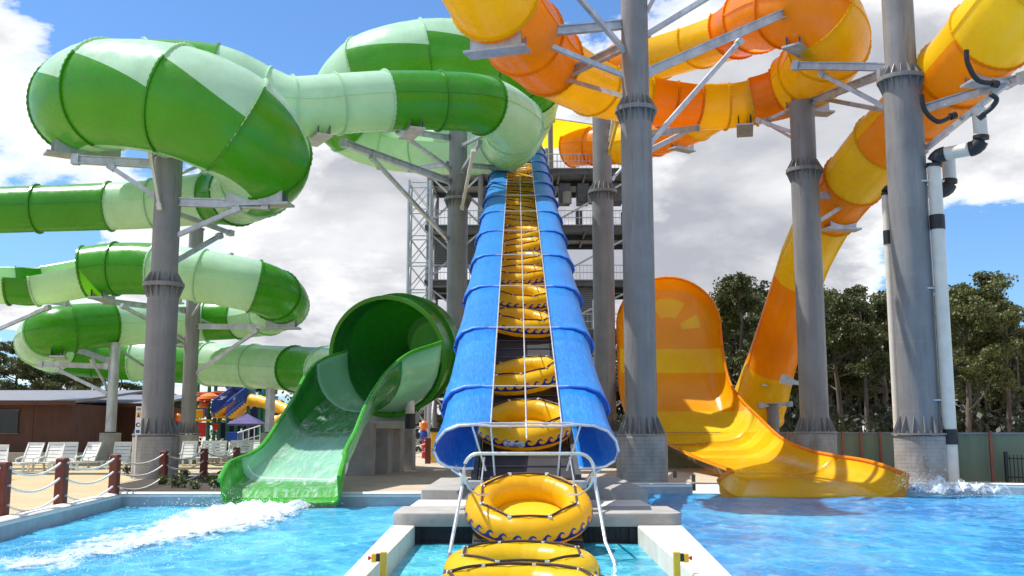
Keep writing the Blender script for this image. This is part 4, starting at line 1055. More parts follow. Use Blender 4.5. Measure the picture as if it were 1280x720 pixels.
# shade sail
sl_ = thing('shade_sail', (5, 79, 23), 'yellow shade sail stretched over the top deck of the steel tower', 'shade sail')
m = MB(); cs = [P(664, 140, 77), P(690, 148, 76.3), P(752, 157, 76.4), P(790, 166, 80)]; lo_ = [P(664, 183, 79), P(690, 186, 80), P(752, 180, 82), P(790, 184, 84)]
rows_ = []
for i in range(13):
    u = i / 12 * 3; k = min(int(u), 2); t = u - k; a = cs[k] * (1 - t) + cs[k + 1] * t; b = lo_[k] * (1 - t) + lo_[k + 1] * t
    rows_.append([a * (1 - v) + b * v + Vector((0, 0, -.5 * math.sin(math.pi * v) * (1 if 0 < i < 12 else .3))) for v in (q / 8 for q in range(9))])
m.loft(rows_, closed=False); m.build('canvas', M['sail'], sl_, smooth=60)
m = MB(); m.tube([r_[0] for r_ in rows_], .05, 6); m.build('edge_cable', M['galv'], sl_)

# ------------------------------------------------------------------ white pipes at the right column
def pipe_run(label, pts, r, couple=()):
    t = thing('water_pipe', pts[0], label, 'pipe', 'white water pipes by the right column')
    pts = [Vector(p) for p in pts]; n = len(pts)
    for i in range(n - 1):
        d = (pts[i + 1] - pts[i]).normalized(); L = (pts[i + 1] - pts[i]).length
        a = pts[i] + d * (r * 1.6 if i > 0 else 0); b = pts[i + 1] - d * (r * 1.6 if i < n - 2 else 0)
        m = MB(); m.tube([a, b], r, 20); m.build('pipe', M['pipe'], t)
    for i in range(1, n - 1):
        d0 = (pts[i] - pts[i - 1]).normalized(); d1 = (pts[i + 1] - pts[i]).normalized(); e = r * 1.75
        a = pts[i] - d0 * e; b = pts[i] + d1 * e
        m = MB(); m.tube([a] + [(a * (1 - q) ** 2 + pts[i] * 2 * q * (1 - q) + b * q * q) for q in (.15, .3, .5, .7, .85)] + [b], r * 1.15, 18); m.build('elbow', M['black_rubber'], t)
    for p in couple:
        p = Vector(p); m = MB(); m.tube([p + Vector((0, 0, -.26)), p + Vector((0, 0, .26))], r * 1.12, 18); m.build('coupling', M['black_rubber'], t)
    return t
D = 36.0
xb = P(1190, 590, D).x; z2 = P(1166, 195, D).z
pr = pipe_run('thick white pipe with black bends climbing beside the far right column', [(xb, D, -.1), (xb, D, z2), (P(1228, 190, D - 1).x, D - 1.0, z2 + .05), (P(1224, 150, D - 1).x, D - 1.0, P(1224, 136, D - 1).z)], .235,
         [(xb, D, P(1190, 546, D).z), (xb, D, P(1172, 278, D).z)])
m = MB()
for y in (500, 360, 226):
    z = P(1175, y, D).z; m.box((xb - 1.0, D - .03, z - .03), (xb + .34, D + .33, z + .03)); 
m.build('pipe_clamps', M['galv'], pr, smooth=0)
D = 37.6; xb = P(1132, 590, D).x
pipe_run('slim white pipe just left of the far right column', [(xb - .2, D, -.1), (xb - .2, D, P(1110, 236, D).z), (xb + .9, D + .4, P(1110, 234, D).z)], .15, [(xb - .2, D, P(1116, 297, D).z)])
D = 37.4; xb = P(1178, 240, D).x
pipe_run('short white pipe stub hanging under the orange drop beside the thick pipe', [(xb + .3, D, P(1178, 190, D).z), (xb + .3, D, P(1178, 238, D).z), (xb - .8, D, P(1178, 240, D).z)], .24)
# ------------------------------------------------------------------ rope barrier
pp_ = [(1, 645, 0), (75, 630.8, 0), (142, 618, 0)]
posts = [GD(*p) for p in pp_]
for px, D in ((204, 34.8), (254.5, 40.2), (295, 43.4)): posts.append(Vector((P(px, 590, D).x, D, 0)))
def make_post():
    r = thing('rope_post', (0, 0, 0), 'x', 'post', 'rope barrier posts')
    m = MB(); s = .115
    rings = [[(a * q, b * q, z) for a, b in ((-1, -1), (1, -1), (1, 1), (-1, 1))] for q, z in ((s, -.02), (s, 1.06), (s * .86, 1.10))]
    m.loft(rings, cap=True); m.build('timber', M['wood'], r, smooth=20, bevel=.012)
    for z in (.98, .62, .22):
        for sg in (-1, 1): m = MB(); m.tube([(sg * s * 1.02, 0, z), (sg * (s * 1.02 + .05), 0, z)], .03, 8); m.build('rope_eye', M['galv'], r)
    return r
post = make_post()
for i, p in enumerate(posts): place(post, i == 0, p, R(-8), 'red brown timber rope post, %s along the left pool edge from the near end' % ordinal(i + 1))
p7 = P(535, 560, 58); place(post, False, (p7.x, 58, 0), 0, 'red brown timber rope post in the distance between the green barrel and blue conveyor', 1.3)
allp = [Vector((-11.3, 16.2, 0))] + posts
for i in range(len(allp) - 1):
    a, b = allp[i], allp[i + 1]; mid = (a + b) / 2
    t = thing('barrier_rope', (mid.x, mid.y, .6), 'three white ropes sagging between the %s' % (['near frame edge and the first rope post'] + ['%s and %s rope posts' % (ordinal(k), ordinal(k + 1)) for k in range(1, 7)])[i], 'rope', 'white barrier ropes')
    for z in (.98, .62, .22):
        d = (b - a).normalized(); p0 = a + d * .15; p1 = b - d * .15
        m = MB(); m.tube([p0.lerp(p1, k / 14) + Vector((0, 0, z - .22 * 4 * (k / 14) * (1 - k / 14))) for k in range(15)], .027, 8); m.build('strand', M['rope'], t)
a = Vector((p7.x - 3.2, 58, 0)); t = thing('barrier_rope', (p7.x - 1.6, 58, .7), 'white ropes sagging from the distant rope post toward the concrete blocks', 'rope', 'white barrier ropes')
for z in (1.15, .75):
    m = MB(); m.tube([a.lerp(p7, k / 8) * 1.0 + Vector((0, 0, z - p7.z * (k / 8) - .3 * 4 * (k / 8) * (1 - k / 8))) for k in range(9)], .035, 6); m.build('strand', M['rope'], t)
yb = P(548, 552, 60); t = thing('ticket_bin', (yb.x, 60, 0), 'yellow box cabinet beside the distant rope post left of the conveyor', 'cabinet')
m = MB(); m.box((yb.x - .45, 60, 0), (yb.x + .5, 60.6, 1.75)); m.build('cabinet_body', M['play_yellow'], t, smooth=0, bevel=.04)
m = MB(); m.box((yb.x - .50, 59.95, 1.755), (yb.x + .55, 60.65, 2.0)); m.build('lid', M['deep_dark'], t, smooth=0, bevel=.03)
m = MB(); m.box((yb.x - .1, 59.98, 1.45), (yb.x + .2, 59.995, 1.52)); m.build('handle_slot', M['deep_dark'], t, smooth=0)

# ------------------------------------------------------------------ sun loungers
def make_lounger():
    r = thing('sun_lounger', (0, 0, 0), 'x', 'sun lounger', 'white sun loungers')
    w = .36
    m = MB()
    for k in range(7):
        y = -1.18 + k * .175; m.box((-w + .05, y, .36), (w - .05, y + .14, .39))
    m.build('seat', M['white_plastic'], r, smooth=0, bevel=.01)
    m = MB()
    for k in range(5):
        z = .42 + k * .16; y = .06 + k * .085
        m.add([(sx, y + dy + dz * .53, z + dz) for dz in (0, .135) for dy in (0, .035) for sx in (-w + .03, w - .03)], [(0, 1, 5, 4), (2, 6, 7, 3), (0, 4, 6, 2), (1, 3, 7, 5), (4, 5, 7, 6), (0, 2, 3, 1)])
    for sx in (-w, w): m.beam((sx, .04, .40), (sx, .48, 1.22), .06, .06)
    m.beam((-w - .03, .48, 1.22), (w + .03, .48, 1.22), .07, .10); m.build('backrest', M['white_plastic'], r, smooth=0)
    for sx in (-1, 1):
        m = MB(); m.beam((sx * w, -1.25, .36), (sx * w, .75, .36), .07, .09); m.build('side_rail', M['white_plastic'], r, smooth=0)
        m = MB(); m.tube([(sx * (w + .02), -.42, .38), (sx * (w + .05), -.40, .54), (sx * (w + .05), -.1, .60), (sx * (w + .03), .18, .64)], .033, 8); m.build('armrest', M['white_plastic'], r)
        for y in (-1.05, .55):
            m = MB(); m.beam((sx * w, y, .34), (sx * (w + .03), y + (.05 if y > 0 else -.05), 0), .08, .08); m.build('leg', M['white_plastic'], r, smooth=0)
    return r
lg = make_lounger()
L = [(36, 589, -6), (64, 588, 2), (83, 587, 14), (108, 587, -18), (150, 586, 10), (-8, 600, 20)]
for i, (x, y, rz) in enumerate(L):
    g = GD(x, y); place(lg, i == 0, (g.x, g.y, 0), R(rz), 'white sun lounger, %s from left in the row before the brown cabins' % ordinal(i + 1) if i < 5 else 'white sun lounger cut off by the left picture edge, nearest to the pool', 1.0)
L2 = [(234, 582, 4), (257, 580, -5), (272, 580, 6), (291, 578, -10), (307, 577, 8), (318, 576, -3)]
for i, (x, y, rz) in enumerate(L2):
    g = GD(x, y); place(lg, False, (g.x, g.y, 0), R(rz), 'white sun lounger, %s from left in the row before the playground' % ordinal(i + 1))

# ------------------------------------------------------------------ brown cabins
def cabin(label, x0, x1, y0, y1, ze, zr_, win):
    r = thing('brown_cabin', ((x0 + x1) / 2, y0, 0), label, 'cabin', 'brown cabins')
    m = MB(); m.box((x0, y0, 0), (x1, y1, ze))
    n = int((x1 - x0) / 2.1)
    for k in range(n + 1):
        x = x0 + (x1 - x0) * k / n; m.box((x - .05, y0 - .03, 0), (x + .05, y0 - .002, ze - .05))
    m.build('wall', M['brown_wall'], r, smooth=0)
    m = MB(); o = .8; f = y0 - 1.3
    m.add([(x0 - o, f, ze), (x1 + o, f, ze), (x1 + o, y1 + o, zr_), (x0 - o, y1 + o, zr_), (x0 - o, f, ze + .16), (x1 + o, f, ze + .16), (x1 + o, y1 + o, zr_ + .16), (x0 - o, y1 + o, zr_ + .16)],
          [(0, 3, 2, 1), (4, 5, 6, 7), (0, 1, 5, 4), (1, 2, 6, 5), (2, 3, 7, 6), (3, 0, 4, 7)]); m.build('roof', M['roof'], r, smooth=0)
    m = MB(); m.box((x0 - o, f - .06, ze - .12), (x1 + o, f - .005, ze + .14)); m.build('fascia', M['brown_wall'], r, smooth=0)
    for a, b in win:
        m = MB(); m.box((a, y0 - .09, 1.7), (b, y0 - .035, ze - .45)); w_ = m.build('window', M['dark_glass'], r, smooth=0)
        m = MB()
        for (p, q) in (((a - .06, 1.62), (b + .06, 1.69)), ((a - .06, ze - .44), (b + .06, ze - .36))): m.box((p[0], y0 - .12, p[1]), (q[0], y0 - .032, q[1]))
        m.build('window_frame', M['dark_steel'], w_, smooth=0)
    return r
ax0 = P(105, 520, 66).x
cabin('long brown cabin at the far left with a grey roof and dark window', -46, ax0, 64, 74, 3.5, 4.6, [(-36.5, -30.5)])
bx0, bx1 = P(112, 520, 72).x, P(182, 520, 72).x
cabin('smaller brown cabin with a grey roof, right of the long cabin', bx0, bx1 + .3, 72, 80, 3.55, 4.5, [(bx0 + .3, bx0 + 1.5)])
# dim low wall at the cabins' foot
m = MB(); m.box((-46, 61.0, 0), (-14.5, 61.25, .55)); o = m.build('low_wall', M['concrete'], None, loc=(-30, 61, 0), smooth=0, bevel=.02); tag(o, 'low concrete wall along the foot of the brown cabins', 'wall')

# ------------------------------------------------------------------ warning sign
s = P(172.5, 545, 38.4); r = thing('warning_sign', (s.x, 38.4, 0), 'narrow white sign with yellow warning square and black round symbol, beside the left column pier', 'sign')
m = MB(); m.box((s.x - .10, 38.4, 0), (s.x - .04, 38.46, 1.6)); m.build('pole', M['white_plastic'], r, smooth=0)
z0, z1 = P(172, 545, 38.4).z, P(172, 523, 38.4).z
za, zb = P(172, 543, 38.3).z, P(172, 508, 38.3).z; hw = .105; cx = s.x
m = MB(); m.box((cx - hw, 38.36, za), (cx + hw, 38.395, zb)); m.build('panel', M['patch'], r, smooth=0)
h = zb - za
m = MB(); m.box((cx - .075, 38.352, za + h * .60), (cx + .075, 38.357, za + h * .80)); m.build('yellow_square', M['play_yellow'], r, smooth=0)
m = MB(); m.add([(cx - .05, 38.349, za + h * .62), (cx + .05, 38.349, za + h * .62), (cx, 38.349, za + h * .78)], [(0, 1, 2)])
for k in range(2): m.box((cx - .08, 38.345, za + h * (.86 + .06 * k)), (cx + .08, 38.349, za + h * (.89 + .06 * k)))
m.build('black_symbol', M['black_rubber'], r, smooth=0)
m = MB(); m.tube([(cx, 38.359, za + h * .34), (cx, 38.35, za + h * .34)], .085, 20); m.build('round_symbol', M['black_rubber'], r)
m = MB(); m.tube([(cx + .02, 38.349, za + h * .34), (cx + .02, 38.345, za + h * .34)], .05, 12); m.build('symbol_centre', M['patch'], r)
m = MB(); m.box((cx - .07, 38.349, za + h * .05), (cx + .07, 38.355, za + h * .16)); m.build('blue_strip', M['play_blue'], r, smooth=0)

# ------------------------------------------------------------------ water playground
pg = thing('play_structure', P(285, 560, 84), 'multicoloured water play structure of stairs, platforms and slides behind the white loungers', 'play structure')
D = 84
def pbox(name, x0, y0, x1, y1, mat, d0=D, dep=1.2, **kw):
    a, b = P(x0, y1, d0), P(x1, y0, d0); m = MB(); m.box((a.x, d0, a.z), (b.x, d0 + dep, b.z)); return m.build(name, M[mat], pg, smooth=0, bevel=.03)
for x, t in ((248, 476), (262, 480), (270, 478), (287, 466), (297, 470), (312, 470), (246, 500), (275, 500), (325, 490), (331, 482)):
    for dd in (0, 3.5):
        a = P(x, t, D + dd); m = MB(); m.tube([(a.x, D + dd, 0), (a.x, D + dd, a.z)], .14, 10); m.build('post', M['play_green'], pg)
for args in (('roof', 251, 475, 269, 481, 'mint_roof', D - .5, 4), ('roof', 292, 460, 304, 466, 'mint_roof', D + 4, 3), ('platform', 245, 490, 266, 493, 'play_orange', D - .3, 4), ('platform', 267, 488.5, 288, 491.5, 'play_orange', D - .4, 4), ('platform', 243, 524, 263, 526.5, 'play_yellow', D - .6, 4.6),
             ('platform', 265, 520, 289, 522.5, 'play_yellow', D - .7, 5), ('panel', 244, 528, 262, 546, 'red', D + 2.6, .2), ('panel', 266, 529, 272, 538, 'red', D - .5, .3), ('panel', 274, 528, 300, 548, 'play_navy', D + 4.2, .2), ('panel', 245, 505, 262, 521, 'play_blue', D + 2.5, .2), ('panel', 304, 494, 332, 548, 'play_navy', D + 5.2, .4),
             ('panel', 288, 476, 312, 494, 'play_navy', D + 5, .3), ('panel', 246, 496, 252, 502, 'red', D - .5, .3), ('panel', 256, 499, 260, 505, 'red', D - .6, .3), ('panel', 245, 512, 254, 523, 'play_yellow', D - .8, .5), ('box_unit', 283, 540, 297, 552, 'play_blue', D - 3, 1.6), ('panel', 264, 500, 286, 519, 'play_blue', D + 3.2, .2)):
    n_, x0, y0, x1, y1, mt, d0, dep = args; pbox(n_, x0, y0, x1, y1, mt, d0, dep)
# flights of steps with blue sides
def flight(xa, ya, xb, yb_, w, n=9):
    a, b = P(xa, ya, D - 1), P(xb, yb_, D + 1.0); m = MB()
    for k in range(n):
        p = a.lerp(b, k / (n - 1)); m.box((p.x - .2, p.y - w / 2, p.z - .06), (p.x + .35, p.y + w / 2, p.z + .14))
    m.build('steps', M['play_yellow'], pg, smooth=0)
    for s_ in (-1, 1):
        m = MB(); o_ = Vector((0, s_ * (w / 2 + .08), 0)); m.beam(a + o_, b + o_, .1, .35)
        m.tube([a + o_ + Vector((0, 0, 1.2)), b + o_ + Vector((0, 0, 1.2))], .06, 6)
        for k in range(n * 2):
            p = a.lerp(b, k / (n * 2 - 1)) + o_; m.tube([p, p + Vector((0, 0, 1.2))], .035, 5)
        m.build('stair_rail', M['play_blue'], pg)
flight(272, 519, 296, 502, 2.2); flight(289, 522, 314, 502, 2.6)
def pslide(pts, r, mat, name):
    q = [P(x, y, d) for x, y, d in pts]; n_ = len(q)
    fine = [catmull(q[max(i - 1, 0)], q[i], q[i + 1], q[min(i + 2, n_ - 1)], t / 6) for i in range(n_ - 1) for t in range(6)] + [q[-1]]
    m = MB(); m.tube(fine, [r * (1.12 if k % 5 == 0 else 1) for k in range(len(fine))], 14); m.build(name, M[mat], pg)
pslide([(314, 500, D - .5), (326, 502, D - 1), (340, 506, D - 1.6), (354, 511, D - 2.2), (362, 517, D - 3), (356, 524, D - 4), (344, 528, D - 4.6), (336, 536, D - 5)], .46, 'play_yellow', 'tube_slide')
pslide([(290, 480, D + 1), (298, 482, D), (306, 486, D + .6), (310, 494, D + 2)], .55, 'play_blue', 'tube_slide')
pslide([(333, 490, D + 2), (337, 500, D + 1), (345, 505, D + 2)], .4, 'play_blue', 'tube_slide')
for x, y, rr in ((262, 497, .9), (255, 499, .6), (254, 508, .45)):
    a = P(x, y, D - 1.2); m = MB(); m.lathe(a, [(rr, -.12), (rr * .9, .1), (rr * .5, .3), (.05, .4)], 10); m.build('flower_bucket', M['play_orange'], pg)
# spray posts and a red figure-shaped post
def spray(x, y, D_, label, h):
    a = P(x, y, D_); t = thing('spray_post', (a.x, D_, 0), label, 'spray post', 'water spray posts')
    z = P(x, y, D_).z
    m = MB(); m.tube([(a.x, D_, 0), (a.x, D_, z - .7)], .13, 10); m.build('pole', M['red'], t)
    m = MB(); m.lathe((a.x, D_, z - .7), [(.16, 0), (.27, .1), (.24, .45), (.1, .6)], 12); m.build('bucket', M['play_orange'], t)
    m = MB(); m.lathe((a.x, D_, z - 1.3), [(.24, 0), (.27, .1), (.25, .4), (.16, .52)], 12); m.build('collar', M['play_blue'], t)
spray(223, 515, 74, 'orange and blue spray post glimpsed between the two left columns', 3)
spray(530, 524, 70, 'orange and red spray post far behind, left of the conveyor foot', 2.8)
# parasol, railing
a = P(309, 517, 74); um = thing('parasol', (a.x, 74, 0), 'purple square parasol in front of the playground stairs', 'parasol')
m = MB(); q = 1.15; m.add([(a.x - q, 74 - q, a.z - .72), (a.x + q, 74 - q, a.z - .72), (a.x + q, 74 + q, a.z - .72), (a.x - q, 74 + q, a.z - .72), (a.x, 74, a.z), (a.x - q, 74 - q, a.z - .86), (a.x + q, 74 - q, a.z - .86), (a.x + q, 74 + q, a.z - .86), (a.x - q, 74 + q, a.z - .86)],
      [(0, 1, 4), (1, 2, 4), (2, 3, 4), (3, 0, 4), (0, 5, 6, 1), (1, 6, 7, 2), (2, 7, 8, 3), (3, 8, 5, 0)]); m.build('canopy', M['purple'], um, smooth=0)
m = MB(); m.tube([(a.x, 74, 0), (a.x, 74, a.z - .05)], .05, 8); m.build('pole', M['dark_steel'], um)
ra = thing('handrail', P(312, 560, 66), 'white sloping handrail beside the short galvanised column', 'railing')
m = MB()
q0, q1 = P(297, 541, 66), P(325, 532, 66); r0, r1 = P(297, 552, 66), P(325, 544, 66)
m.tube([r0 - Vector((0, 0, .3)), q0, q1, r1 - Vector((0, 0, .4))], .045, 8); m.tube([r0, r1], .035, 6)
for k in (1, 2, 3): m.tube([q0.lerp(q1, k / 4), r0.lerp(r1, k / 4) - Vector((0, 0, .4))], .035, 6)
m.build('rail', M['white_plastic'], ra)

# ------------------------------------------------------------------ fences
fe = thing('green_fence', (22, 50, 0), 'olive green corrugated sheet fence with rust brown posts behind the right pool', 'fence')
def fence_line(x0, y0, x1, y1, zt_):
    n = int(math.hypot(x1 - x0, y1 - y0) / .1); m = MB(); a = Vector((x0, y0, 0)); b = Vector((x1, y1, 0)); d = (b - a).normalized(); nr = Vector((d.y, -d.x, 0))
    row0, row1 = [], []
    for k in range(n + 1):
        p = a.lerp(b, k / n) + nr * (.022 if (k // 2) % 2 else -.0); row0.append(p); row1.append(p + Vector((0, 0, zt_)))
    m.loft([row0, row1], closed=False); m.build('sheet', M['fence'], fe, smooth=20)
    m = MB(); m.beam(a + Vector((0, 0, zt_)) + nr * .02, b + Vector((0, 0, zt_)) + nr * .02, .09, .07); m.build('top_rail', M['roof'], fe, smooth=0)
fence_line(-2, 51, 19.3, 50, 1.70); fence_line(15.75, 37.1, 45, 30.5, 1.68)
for x in (985.7, 1009, 1031, 1053, 1075.7, 1100, 1124, 1239):
    p = P(x, 560, 50 if x < 1200 else 36.5); y_ = 49.86 if x < 1200 else 36.47; t = MB(); t.box((p.x - .05, y_, 0), (p.x + .05, y_ + .09, 1.76)); t.build('fence_post', M['fence_post'], fe, smooth=0)
bf = thing('pool_gate_fence', (18.5, 36, 0), 'short black bar fence at the right edge in front of the green fence', 'fence')
p0, p1 = P(1259, 600, 36.3), P(1330, 600, 35); m = MB()
for z in (.18, .82): m.beam((p0.x, 36.3, z), (p1.x, 35, z), .04, .04)
for k in range(1, 14): q = Vector((p0.x, 36.3, 0)).lerp(Vector((p1.x, 35, 0)), k / 14); m.tube([q, q + Vector((0, 0, .95))], .017, 6)
m.build('bars', M['black_rubber'], bf)
m = MB(); m.box((p0.x - .05, 36.25, 0), (p0.x + .05, 36.35, 1.05)); m.build('fence_post', M['black_rubber'], bf, smooth=0)

# ------------------------------------------------------------------ trees
def leaf_quads(m, c, rad, n, size, flat=.7):
    for _ in range(n):
        while True:
            d = Vector((random.uniform(-1, 1), random.uniform(-1, 1), random.uniform(-1, 1)))
            if .25 < d.length < 1: break
        d = d * (1 if random.random() < .6 else .8)
        p = Vector(c) + Vector((d.x * rad, d.y * rad, d.z * rad * flat))
        a = Vector((random.uniform(-1, 1), random.uniform(-1, 1), random.uniform(-1.6, .3))).normalized(); b = a.cross(Vector((random.uniform(-1, 1), random.uniform(-1, 1), random.uniform(-1, 1)))).normalized()
        s = size * random.uniform(.6, 1.4); w = s * .34
        m.add([p - b * w * .2, p + a * s * .5 - b * w, p + a * s, p + a * s * .5 + b * w], [(0, 1, 2, 3)])
def make_gum(seed, h, mat, spread=1.0, lean=0.0, dens=1.0, low=.46, leaf=.23):
    random.seed(seed)
    r = thing('gum_tree', (0, 0, 0), 'x', 'tree', 'gum trees')
    m = MB(); trunk = []
    for k in range(8):
        t = k / 7; trunk.append(Vector((lean * t * t + random.uniform(-.12, .12) * (k > 0), random.uniform(-.12, .12) * (k > 0), h * .86 * t)))
    m.tube(trunk, [h * .018 * (1 - .82 * k / 7) + .02 for k in range(8)], 9)
    tips = []
    for k in range(13):
        t = random.uniform(low * .85, .98); i = min(int(t * 7), 6); b = trunk[i].lerp(trunk[i + 1], t * 7 - i)
        az = random.uniform(0, 6.28); ln = h * random.uniform(.12, .26) * spread * (1.25 - t * .65)
        e = b + Vector((math.cos(az) * ln, math.sin(az) * ln, ln * random.uniform(.35, .9)))
        mid = (b + e) / 2 + Vector((0, 0, -.08 * ln)); m.tube([b, mid, e], [h * .006 * (1.3 - t * .6), h * .004, .02], 6); tips.append(e)
        for _ in range(2):
            e2 = mid.lerp(e, .5) + Vector((random.uniform(-1, 1), random.uniform(-1, 1), random.uniform(0, 1))) * ln * .5; m.tube([mid.lerp(e, .4), e2], [h * .003, .015], 5); tips.append(e2)
    tips.append(trunk[-1] + Vector((0, 0, h * .06)))
    m.build('trunk', M['bark'], r, smooth=60)
    m = MB()
    for e in tips:
        rad = h * random.uniform(.040, .078) * spread
        leaf_quads(m, e, rad, int(230 * dens), leaf * random.uniform(.8, 1.15))
        for _ in range(3): leaf_quads(m, e + Vector((random.uniform(-1, 1), random.uniform(-1, 1), random.uniform(-.8, .8))) * rad, rad * .5, int(85 * dens), leaf * .85)
    m.build('crown', M[mat], r, smooth=0); return r
vs_ = [make_gum(11, 13, 'gum', 1.0, .4), make_gum(23, 13, 'gum2', 1.1, -.5), make_gum(37, 13, 'gum', .9, .2, .9, .55), make_gum(51, 13, 'gum2', 1.25, .6, 1.0, .35), make_gum(67, 13, 'gum', 1.15, -.3, 1.1, .5)]
used = [False] * 5
random.seed(5)
def tree(v, px, ytop, D_, label, group, sq=1.0):
    h = P(px, ytop, D_).z; k = h / 12.9
    o = place(vs_[v], not used[v], (P(px, 541, D_).x, D_, 0), random.uniform(0, 6.28), label, (k * sq, k * sq, k), group); used[v] = True
front = [(0, 930, 345, 68, 'tall thin-topped gum tree between the wave wall and the orange drop'), (3, 897, 368, 72, 'bushy gum tree right behind the edge of the orange wave wall'), (1, 1052, 352, 74, 'pale olive gum tree just right of the second grey column from the right'),
         (2, 1086, 362, 70, 'gum tree left of the thickest grey column, behind the fence'), (4, 1108, 357, 78, 'gum tree whose crown touches the left side of the thickest grey column'), (3, 1212, 352, 66, 'broad round gum tree right of the white pipe'), (1, 1262, 366, 64, 'olive gum tree at the right edge of the picture'),
         (0, 1184, 375, 82, 'dark gum tree half hidden by the thick white pipe'), (2, 962, 385, 80, 'gum tree behind the middle of the orange drop'), (4, 1020, 372, 80, 'gum tree hidden behind the second grey column from the right')]
for v, x, y, D_, lb in front: tree(v, x, y, D_, lb, 'gum trees along the green fence', random.uniform(.85, 1.05))
for k in range(22):
    x = 880 + k * 20 + random.uniform(-6, 6); tree(k % 5, x, random.uniform(378, 410), random.uniform(86, 108), 'dark gum tree deep in the dense stand behind the front row', 'gum trees deep in the stand', random.uniform(.8, 1.1))
for k, (x, y, D_) in enumerate([(-20, 426, 92), (16, 422, 98), (50, 434, 92), (84, 440, 100), (116, 446, 92), (146, 450, 98), (176, 456, 92), (204, 462, 100)]):
    tree((k * 2) % 5, x, y, D_, 'dark gum tree behind the brown cabins, %s from left' % ordinal(k + 1), 'gum trees behind the cabins', 1.15)
for k, (x, y, D_) in enumerate([(236, 488, 112), (330, 478, 115), (380, 470, 118), (520, 470, 98), (545, 480, 92)]):
    tree((k + 1) % 5, x, y, D_, ['gum tree behind the play structure on its left', 'gum tree behind the play structure on its right', 'gum tree behind the green chute', 'sparse gum tree under the green barrel left of the conveyor', 'gum tree beside the lattice mast left of the conveyor'][k], 'gum trees far behind the slides', 1.1)
# undergrowth filling the stand
random.seed(9); m = MB()
for k in range(150):
    x = random.uniform(9, 52); y = random.uniform(58, 100); leaf_quads(m, (x, y, random.uniform(.6, 3.4)), random.uniform(.9, 1.9), 90, .42, 1.0)
for k in range(40):
    x = random.uniform(-14, -3); y = random.uniform(88, 104); leaf_quads(m, (x, y, random.uniform(.6, 2.6)), random.uniform(.8, 1.4), 70, .4, 1.0)
for k in range(70):
    x = random.uniform(-62, -16); y = random.uniform(100, 118); leaf_quads(m, (x, y, random.uniform(.6, 4.6)), random.uniform(1.2, 2.4), 90, .5, 1.0)
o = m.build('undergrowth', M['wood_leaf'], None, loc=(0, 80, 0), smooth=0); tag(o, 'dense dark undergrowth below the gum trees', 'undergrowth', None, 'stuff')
random.seed(14); m = MB()
for k in range(260):
    x = random.uniform(8, 75); y = random.uniform(104, 128); h = random.uniform(7, 13); m.tube([(x, y, 0), (x + random.uniform(-.5, .5), y, h * .6), (x + random.uniform(-.8, .8), y, h)], [.2, .14, .05], 5)
    for q in range(5): leaf_quads(m, (x + random.uniform(-1.4, 1.4), y + random.uniform(-1, 1), h * random.uniform(.25, 1.0)), random.uniform(1.1, 1.9), 26, .75, 1.0)
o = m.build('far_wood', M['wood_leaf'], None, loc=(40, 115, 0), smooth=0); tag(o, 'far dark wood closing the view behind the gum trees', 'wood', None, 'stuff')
# garden plants by the rope posts
def make_plant(seed):
    random.seed(seed); r = thing('garden_shrub', (0, 0, 0), 'x', 'shrub', 'small shrubs in the garden bed')
    m = MB()
    for k in range(5): a = random.uniform(0, 6.28); m.tube([(0, 0, 0), (math.cos(a) * .1, math.sin(a) * .1, .25), (math.cos(a) * .25, math.sin(a) * .25, .45)], [.012, .009, .005], 5)
    m.build('stems', M['bark'], r)
    m = MB(); leaf_quads(m, (0, 0, .30), .36, 170, .13, .8); m.build('foliage', M['shrub'], r, smooth=0); return r
pl = [make_plant(3), make_plant(8)]; up = [0, 0]
spots_ = [(203, 606, 'just beside the fourth rope post'), (222, 610, 'between the fourth and fifth rope posts, low at the kerb'), (243, 612, 'pale tuft in front of the fifth rope post'), (258, 604, 'right at the foot of the fifth rope post'), (272, 610, 'between fifth and sixth rope posts near the kerb'), (283, 602, 'beside the sixth rope post'), (231, 596, 'behind the ropes next to the left column pier'), (160, 592, 'left of the left column pier')]
for k, (x, y, lb) in enumerate(spots_):
    g = GD(x, y); v = k % 2; place(pl[v], not up[v], (g.x, g.y, 0), k * 1.3, 'small green garden shrub ' + lb, random.uniform(.5, .95)); up[v] = 1

# ------------------------------------------------------------------ foam and spray
def foam(name, line, zamp, mat, nw=26, nl=120):
    from mathutils import noise as nz
    mb = MB(); vs = []; ed = []
    n = len(line) - 1
    for i in range(nl + 1):
        u = i / nl * n; k = min(int(u), n - 1); t = u - k
        q = [line[max(k - 1, 0)], line[k], line[k + 1], line[min(k + 2, n)]]
        cx, cy, w, hh = [catmull(q[0][j], q[1][j], q[2][j], q[3][j], t) for j in range(4)]
        for j in range(nw + 1):
            s = -1 + 2 * j / nw; x = cx + s * w; y = cy
            e = .84 * (1 - abs(s) ** 1.25) * min(1, i / 6) * min(1, (nl - i) / 14) * (hh ** .5)
            bump_ = abs(nz.noise((x * 2.1, y * 1.6, 1))) + .6 * abs(nz.noise((x * 5, y * 4, 3))) + .35 * abs(nz.noise((x * 11, y * 9, 5)))
            vs.append((x, y, WZ + .035 + zamp * hh * (1 - s * s) * bump_)); ed.append(max(0, e))
    fs = [(j * (nw + 1) + i, j * (nw + 1) + i + 1, (j + 1) * (nw + 1) + i + 1, (j + 1) * (nw + 1) + i) for j in range(nl) for i in range(nw)]
    mb.add(vs, fs); o = mb.build(name, mat, None, smooth=180)
    at = o.data.attributes.new('edge', 'FLOAT', 'POINT'); at.data.foreach_set('value', ed)
    return o
def gp(px, py): g = GD(px, py, WZ); return g.x, g.y
ln_ = []
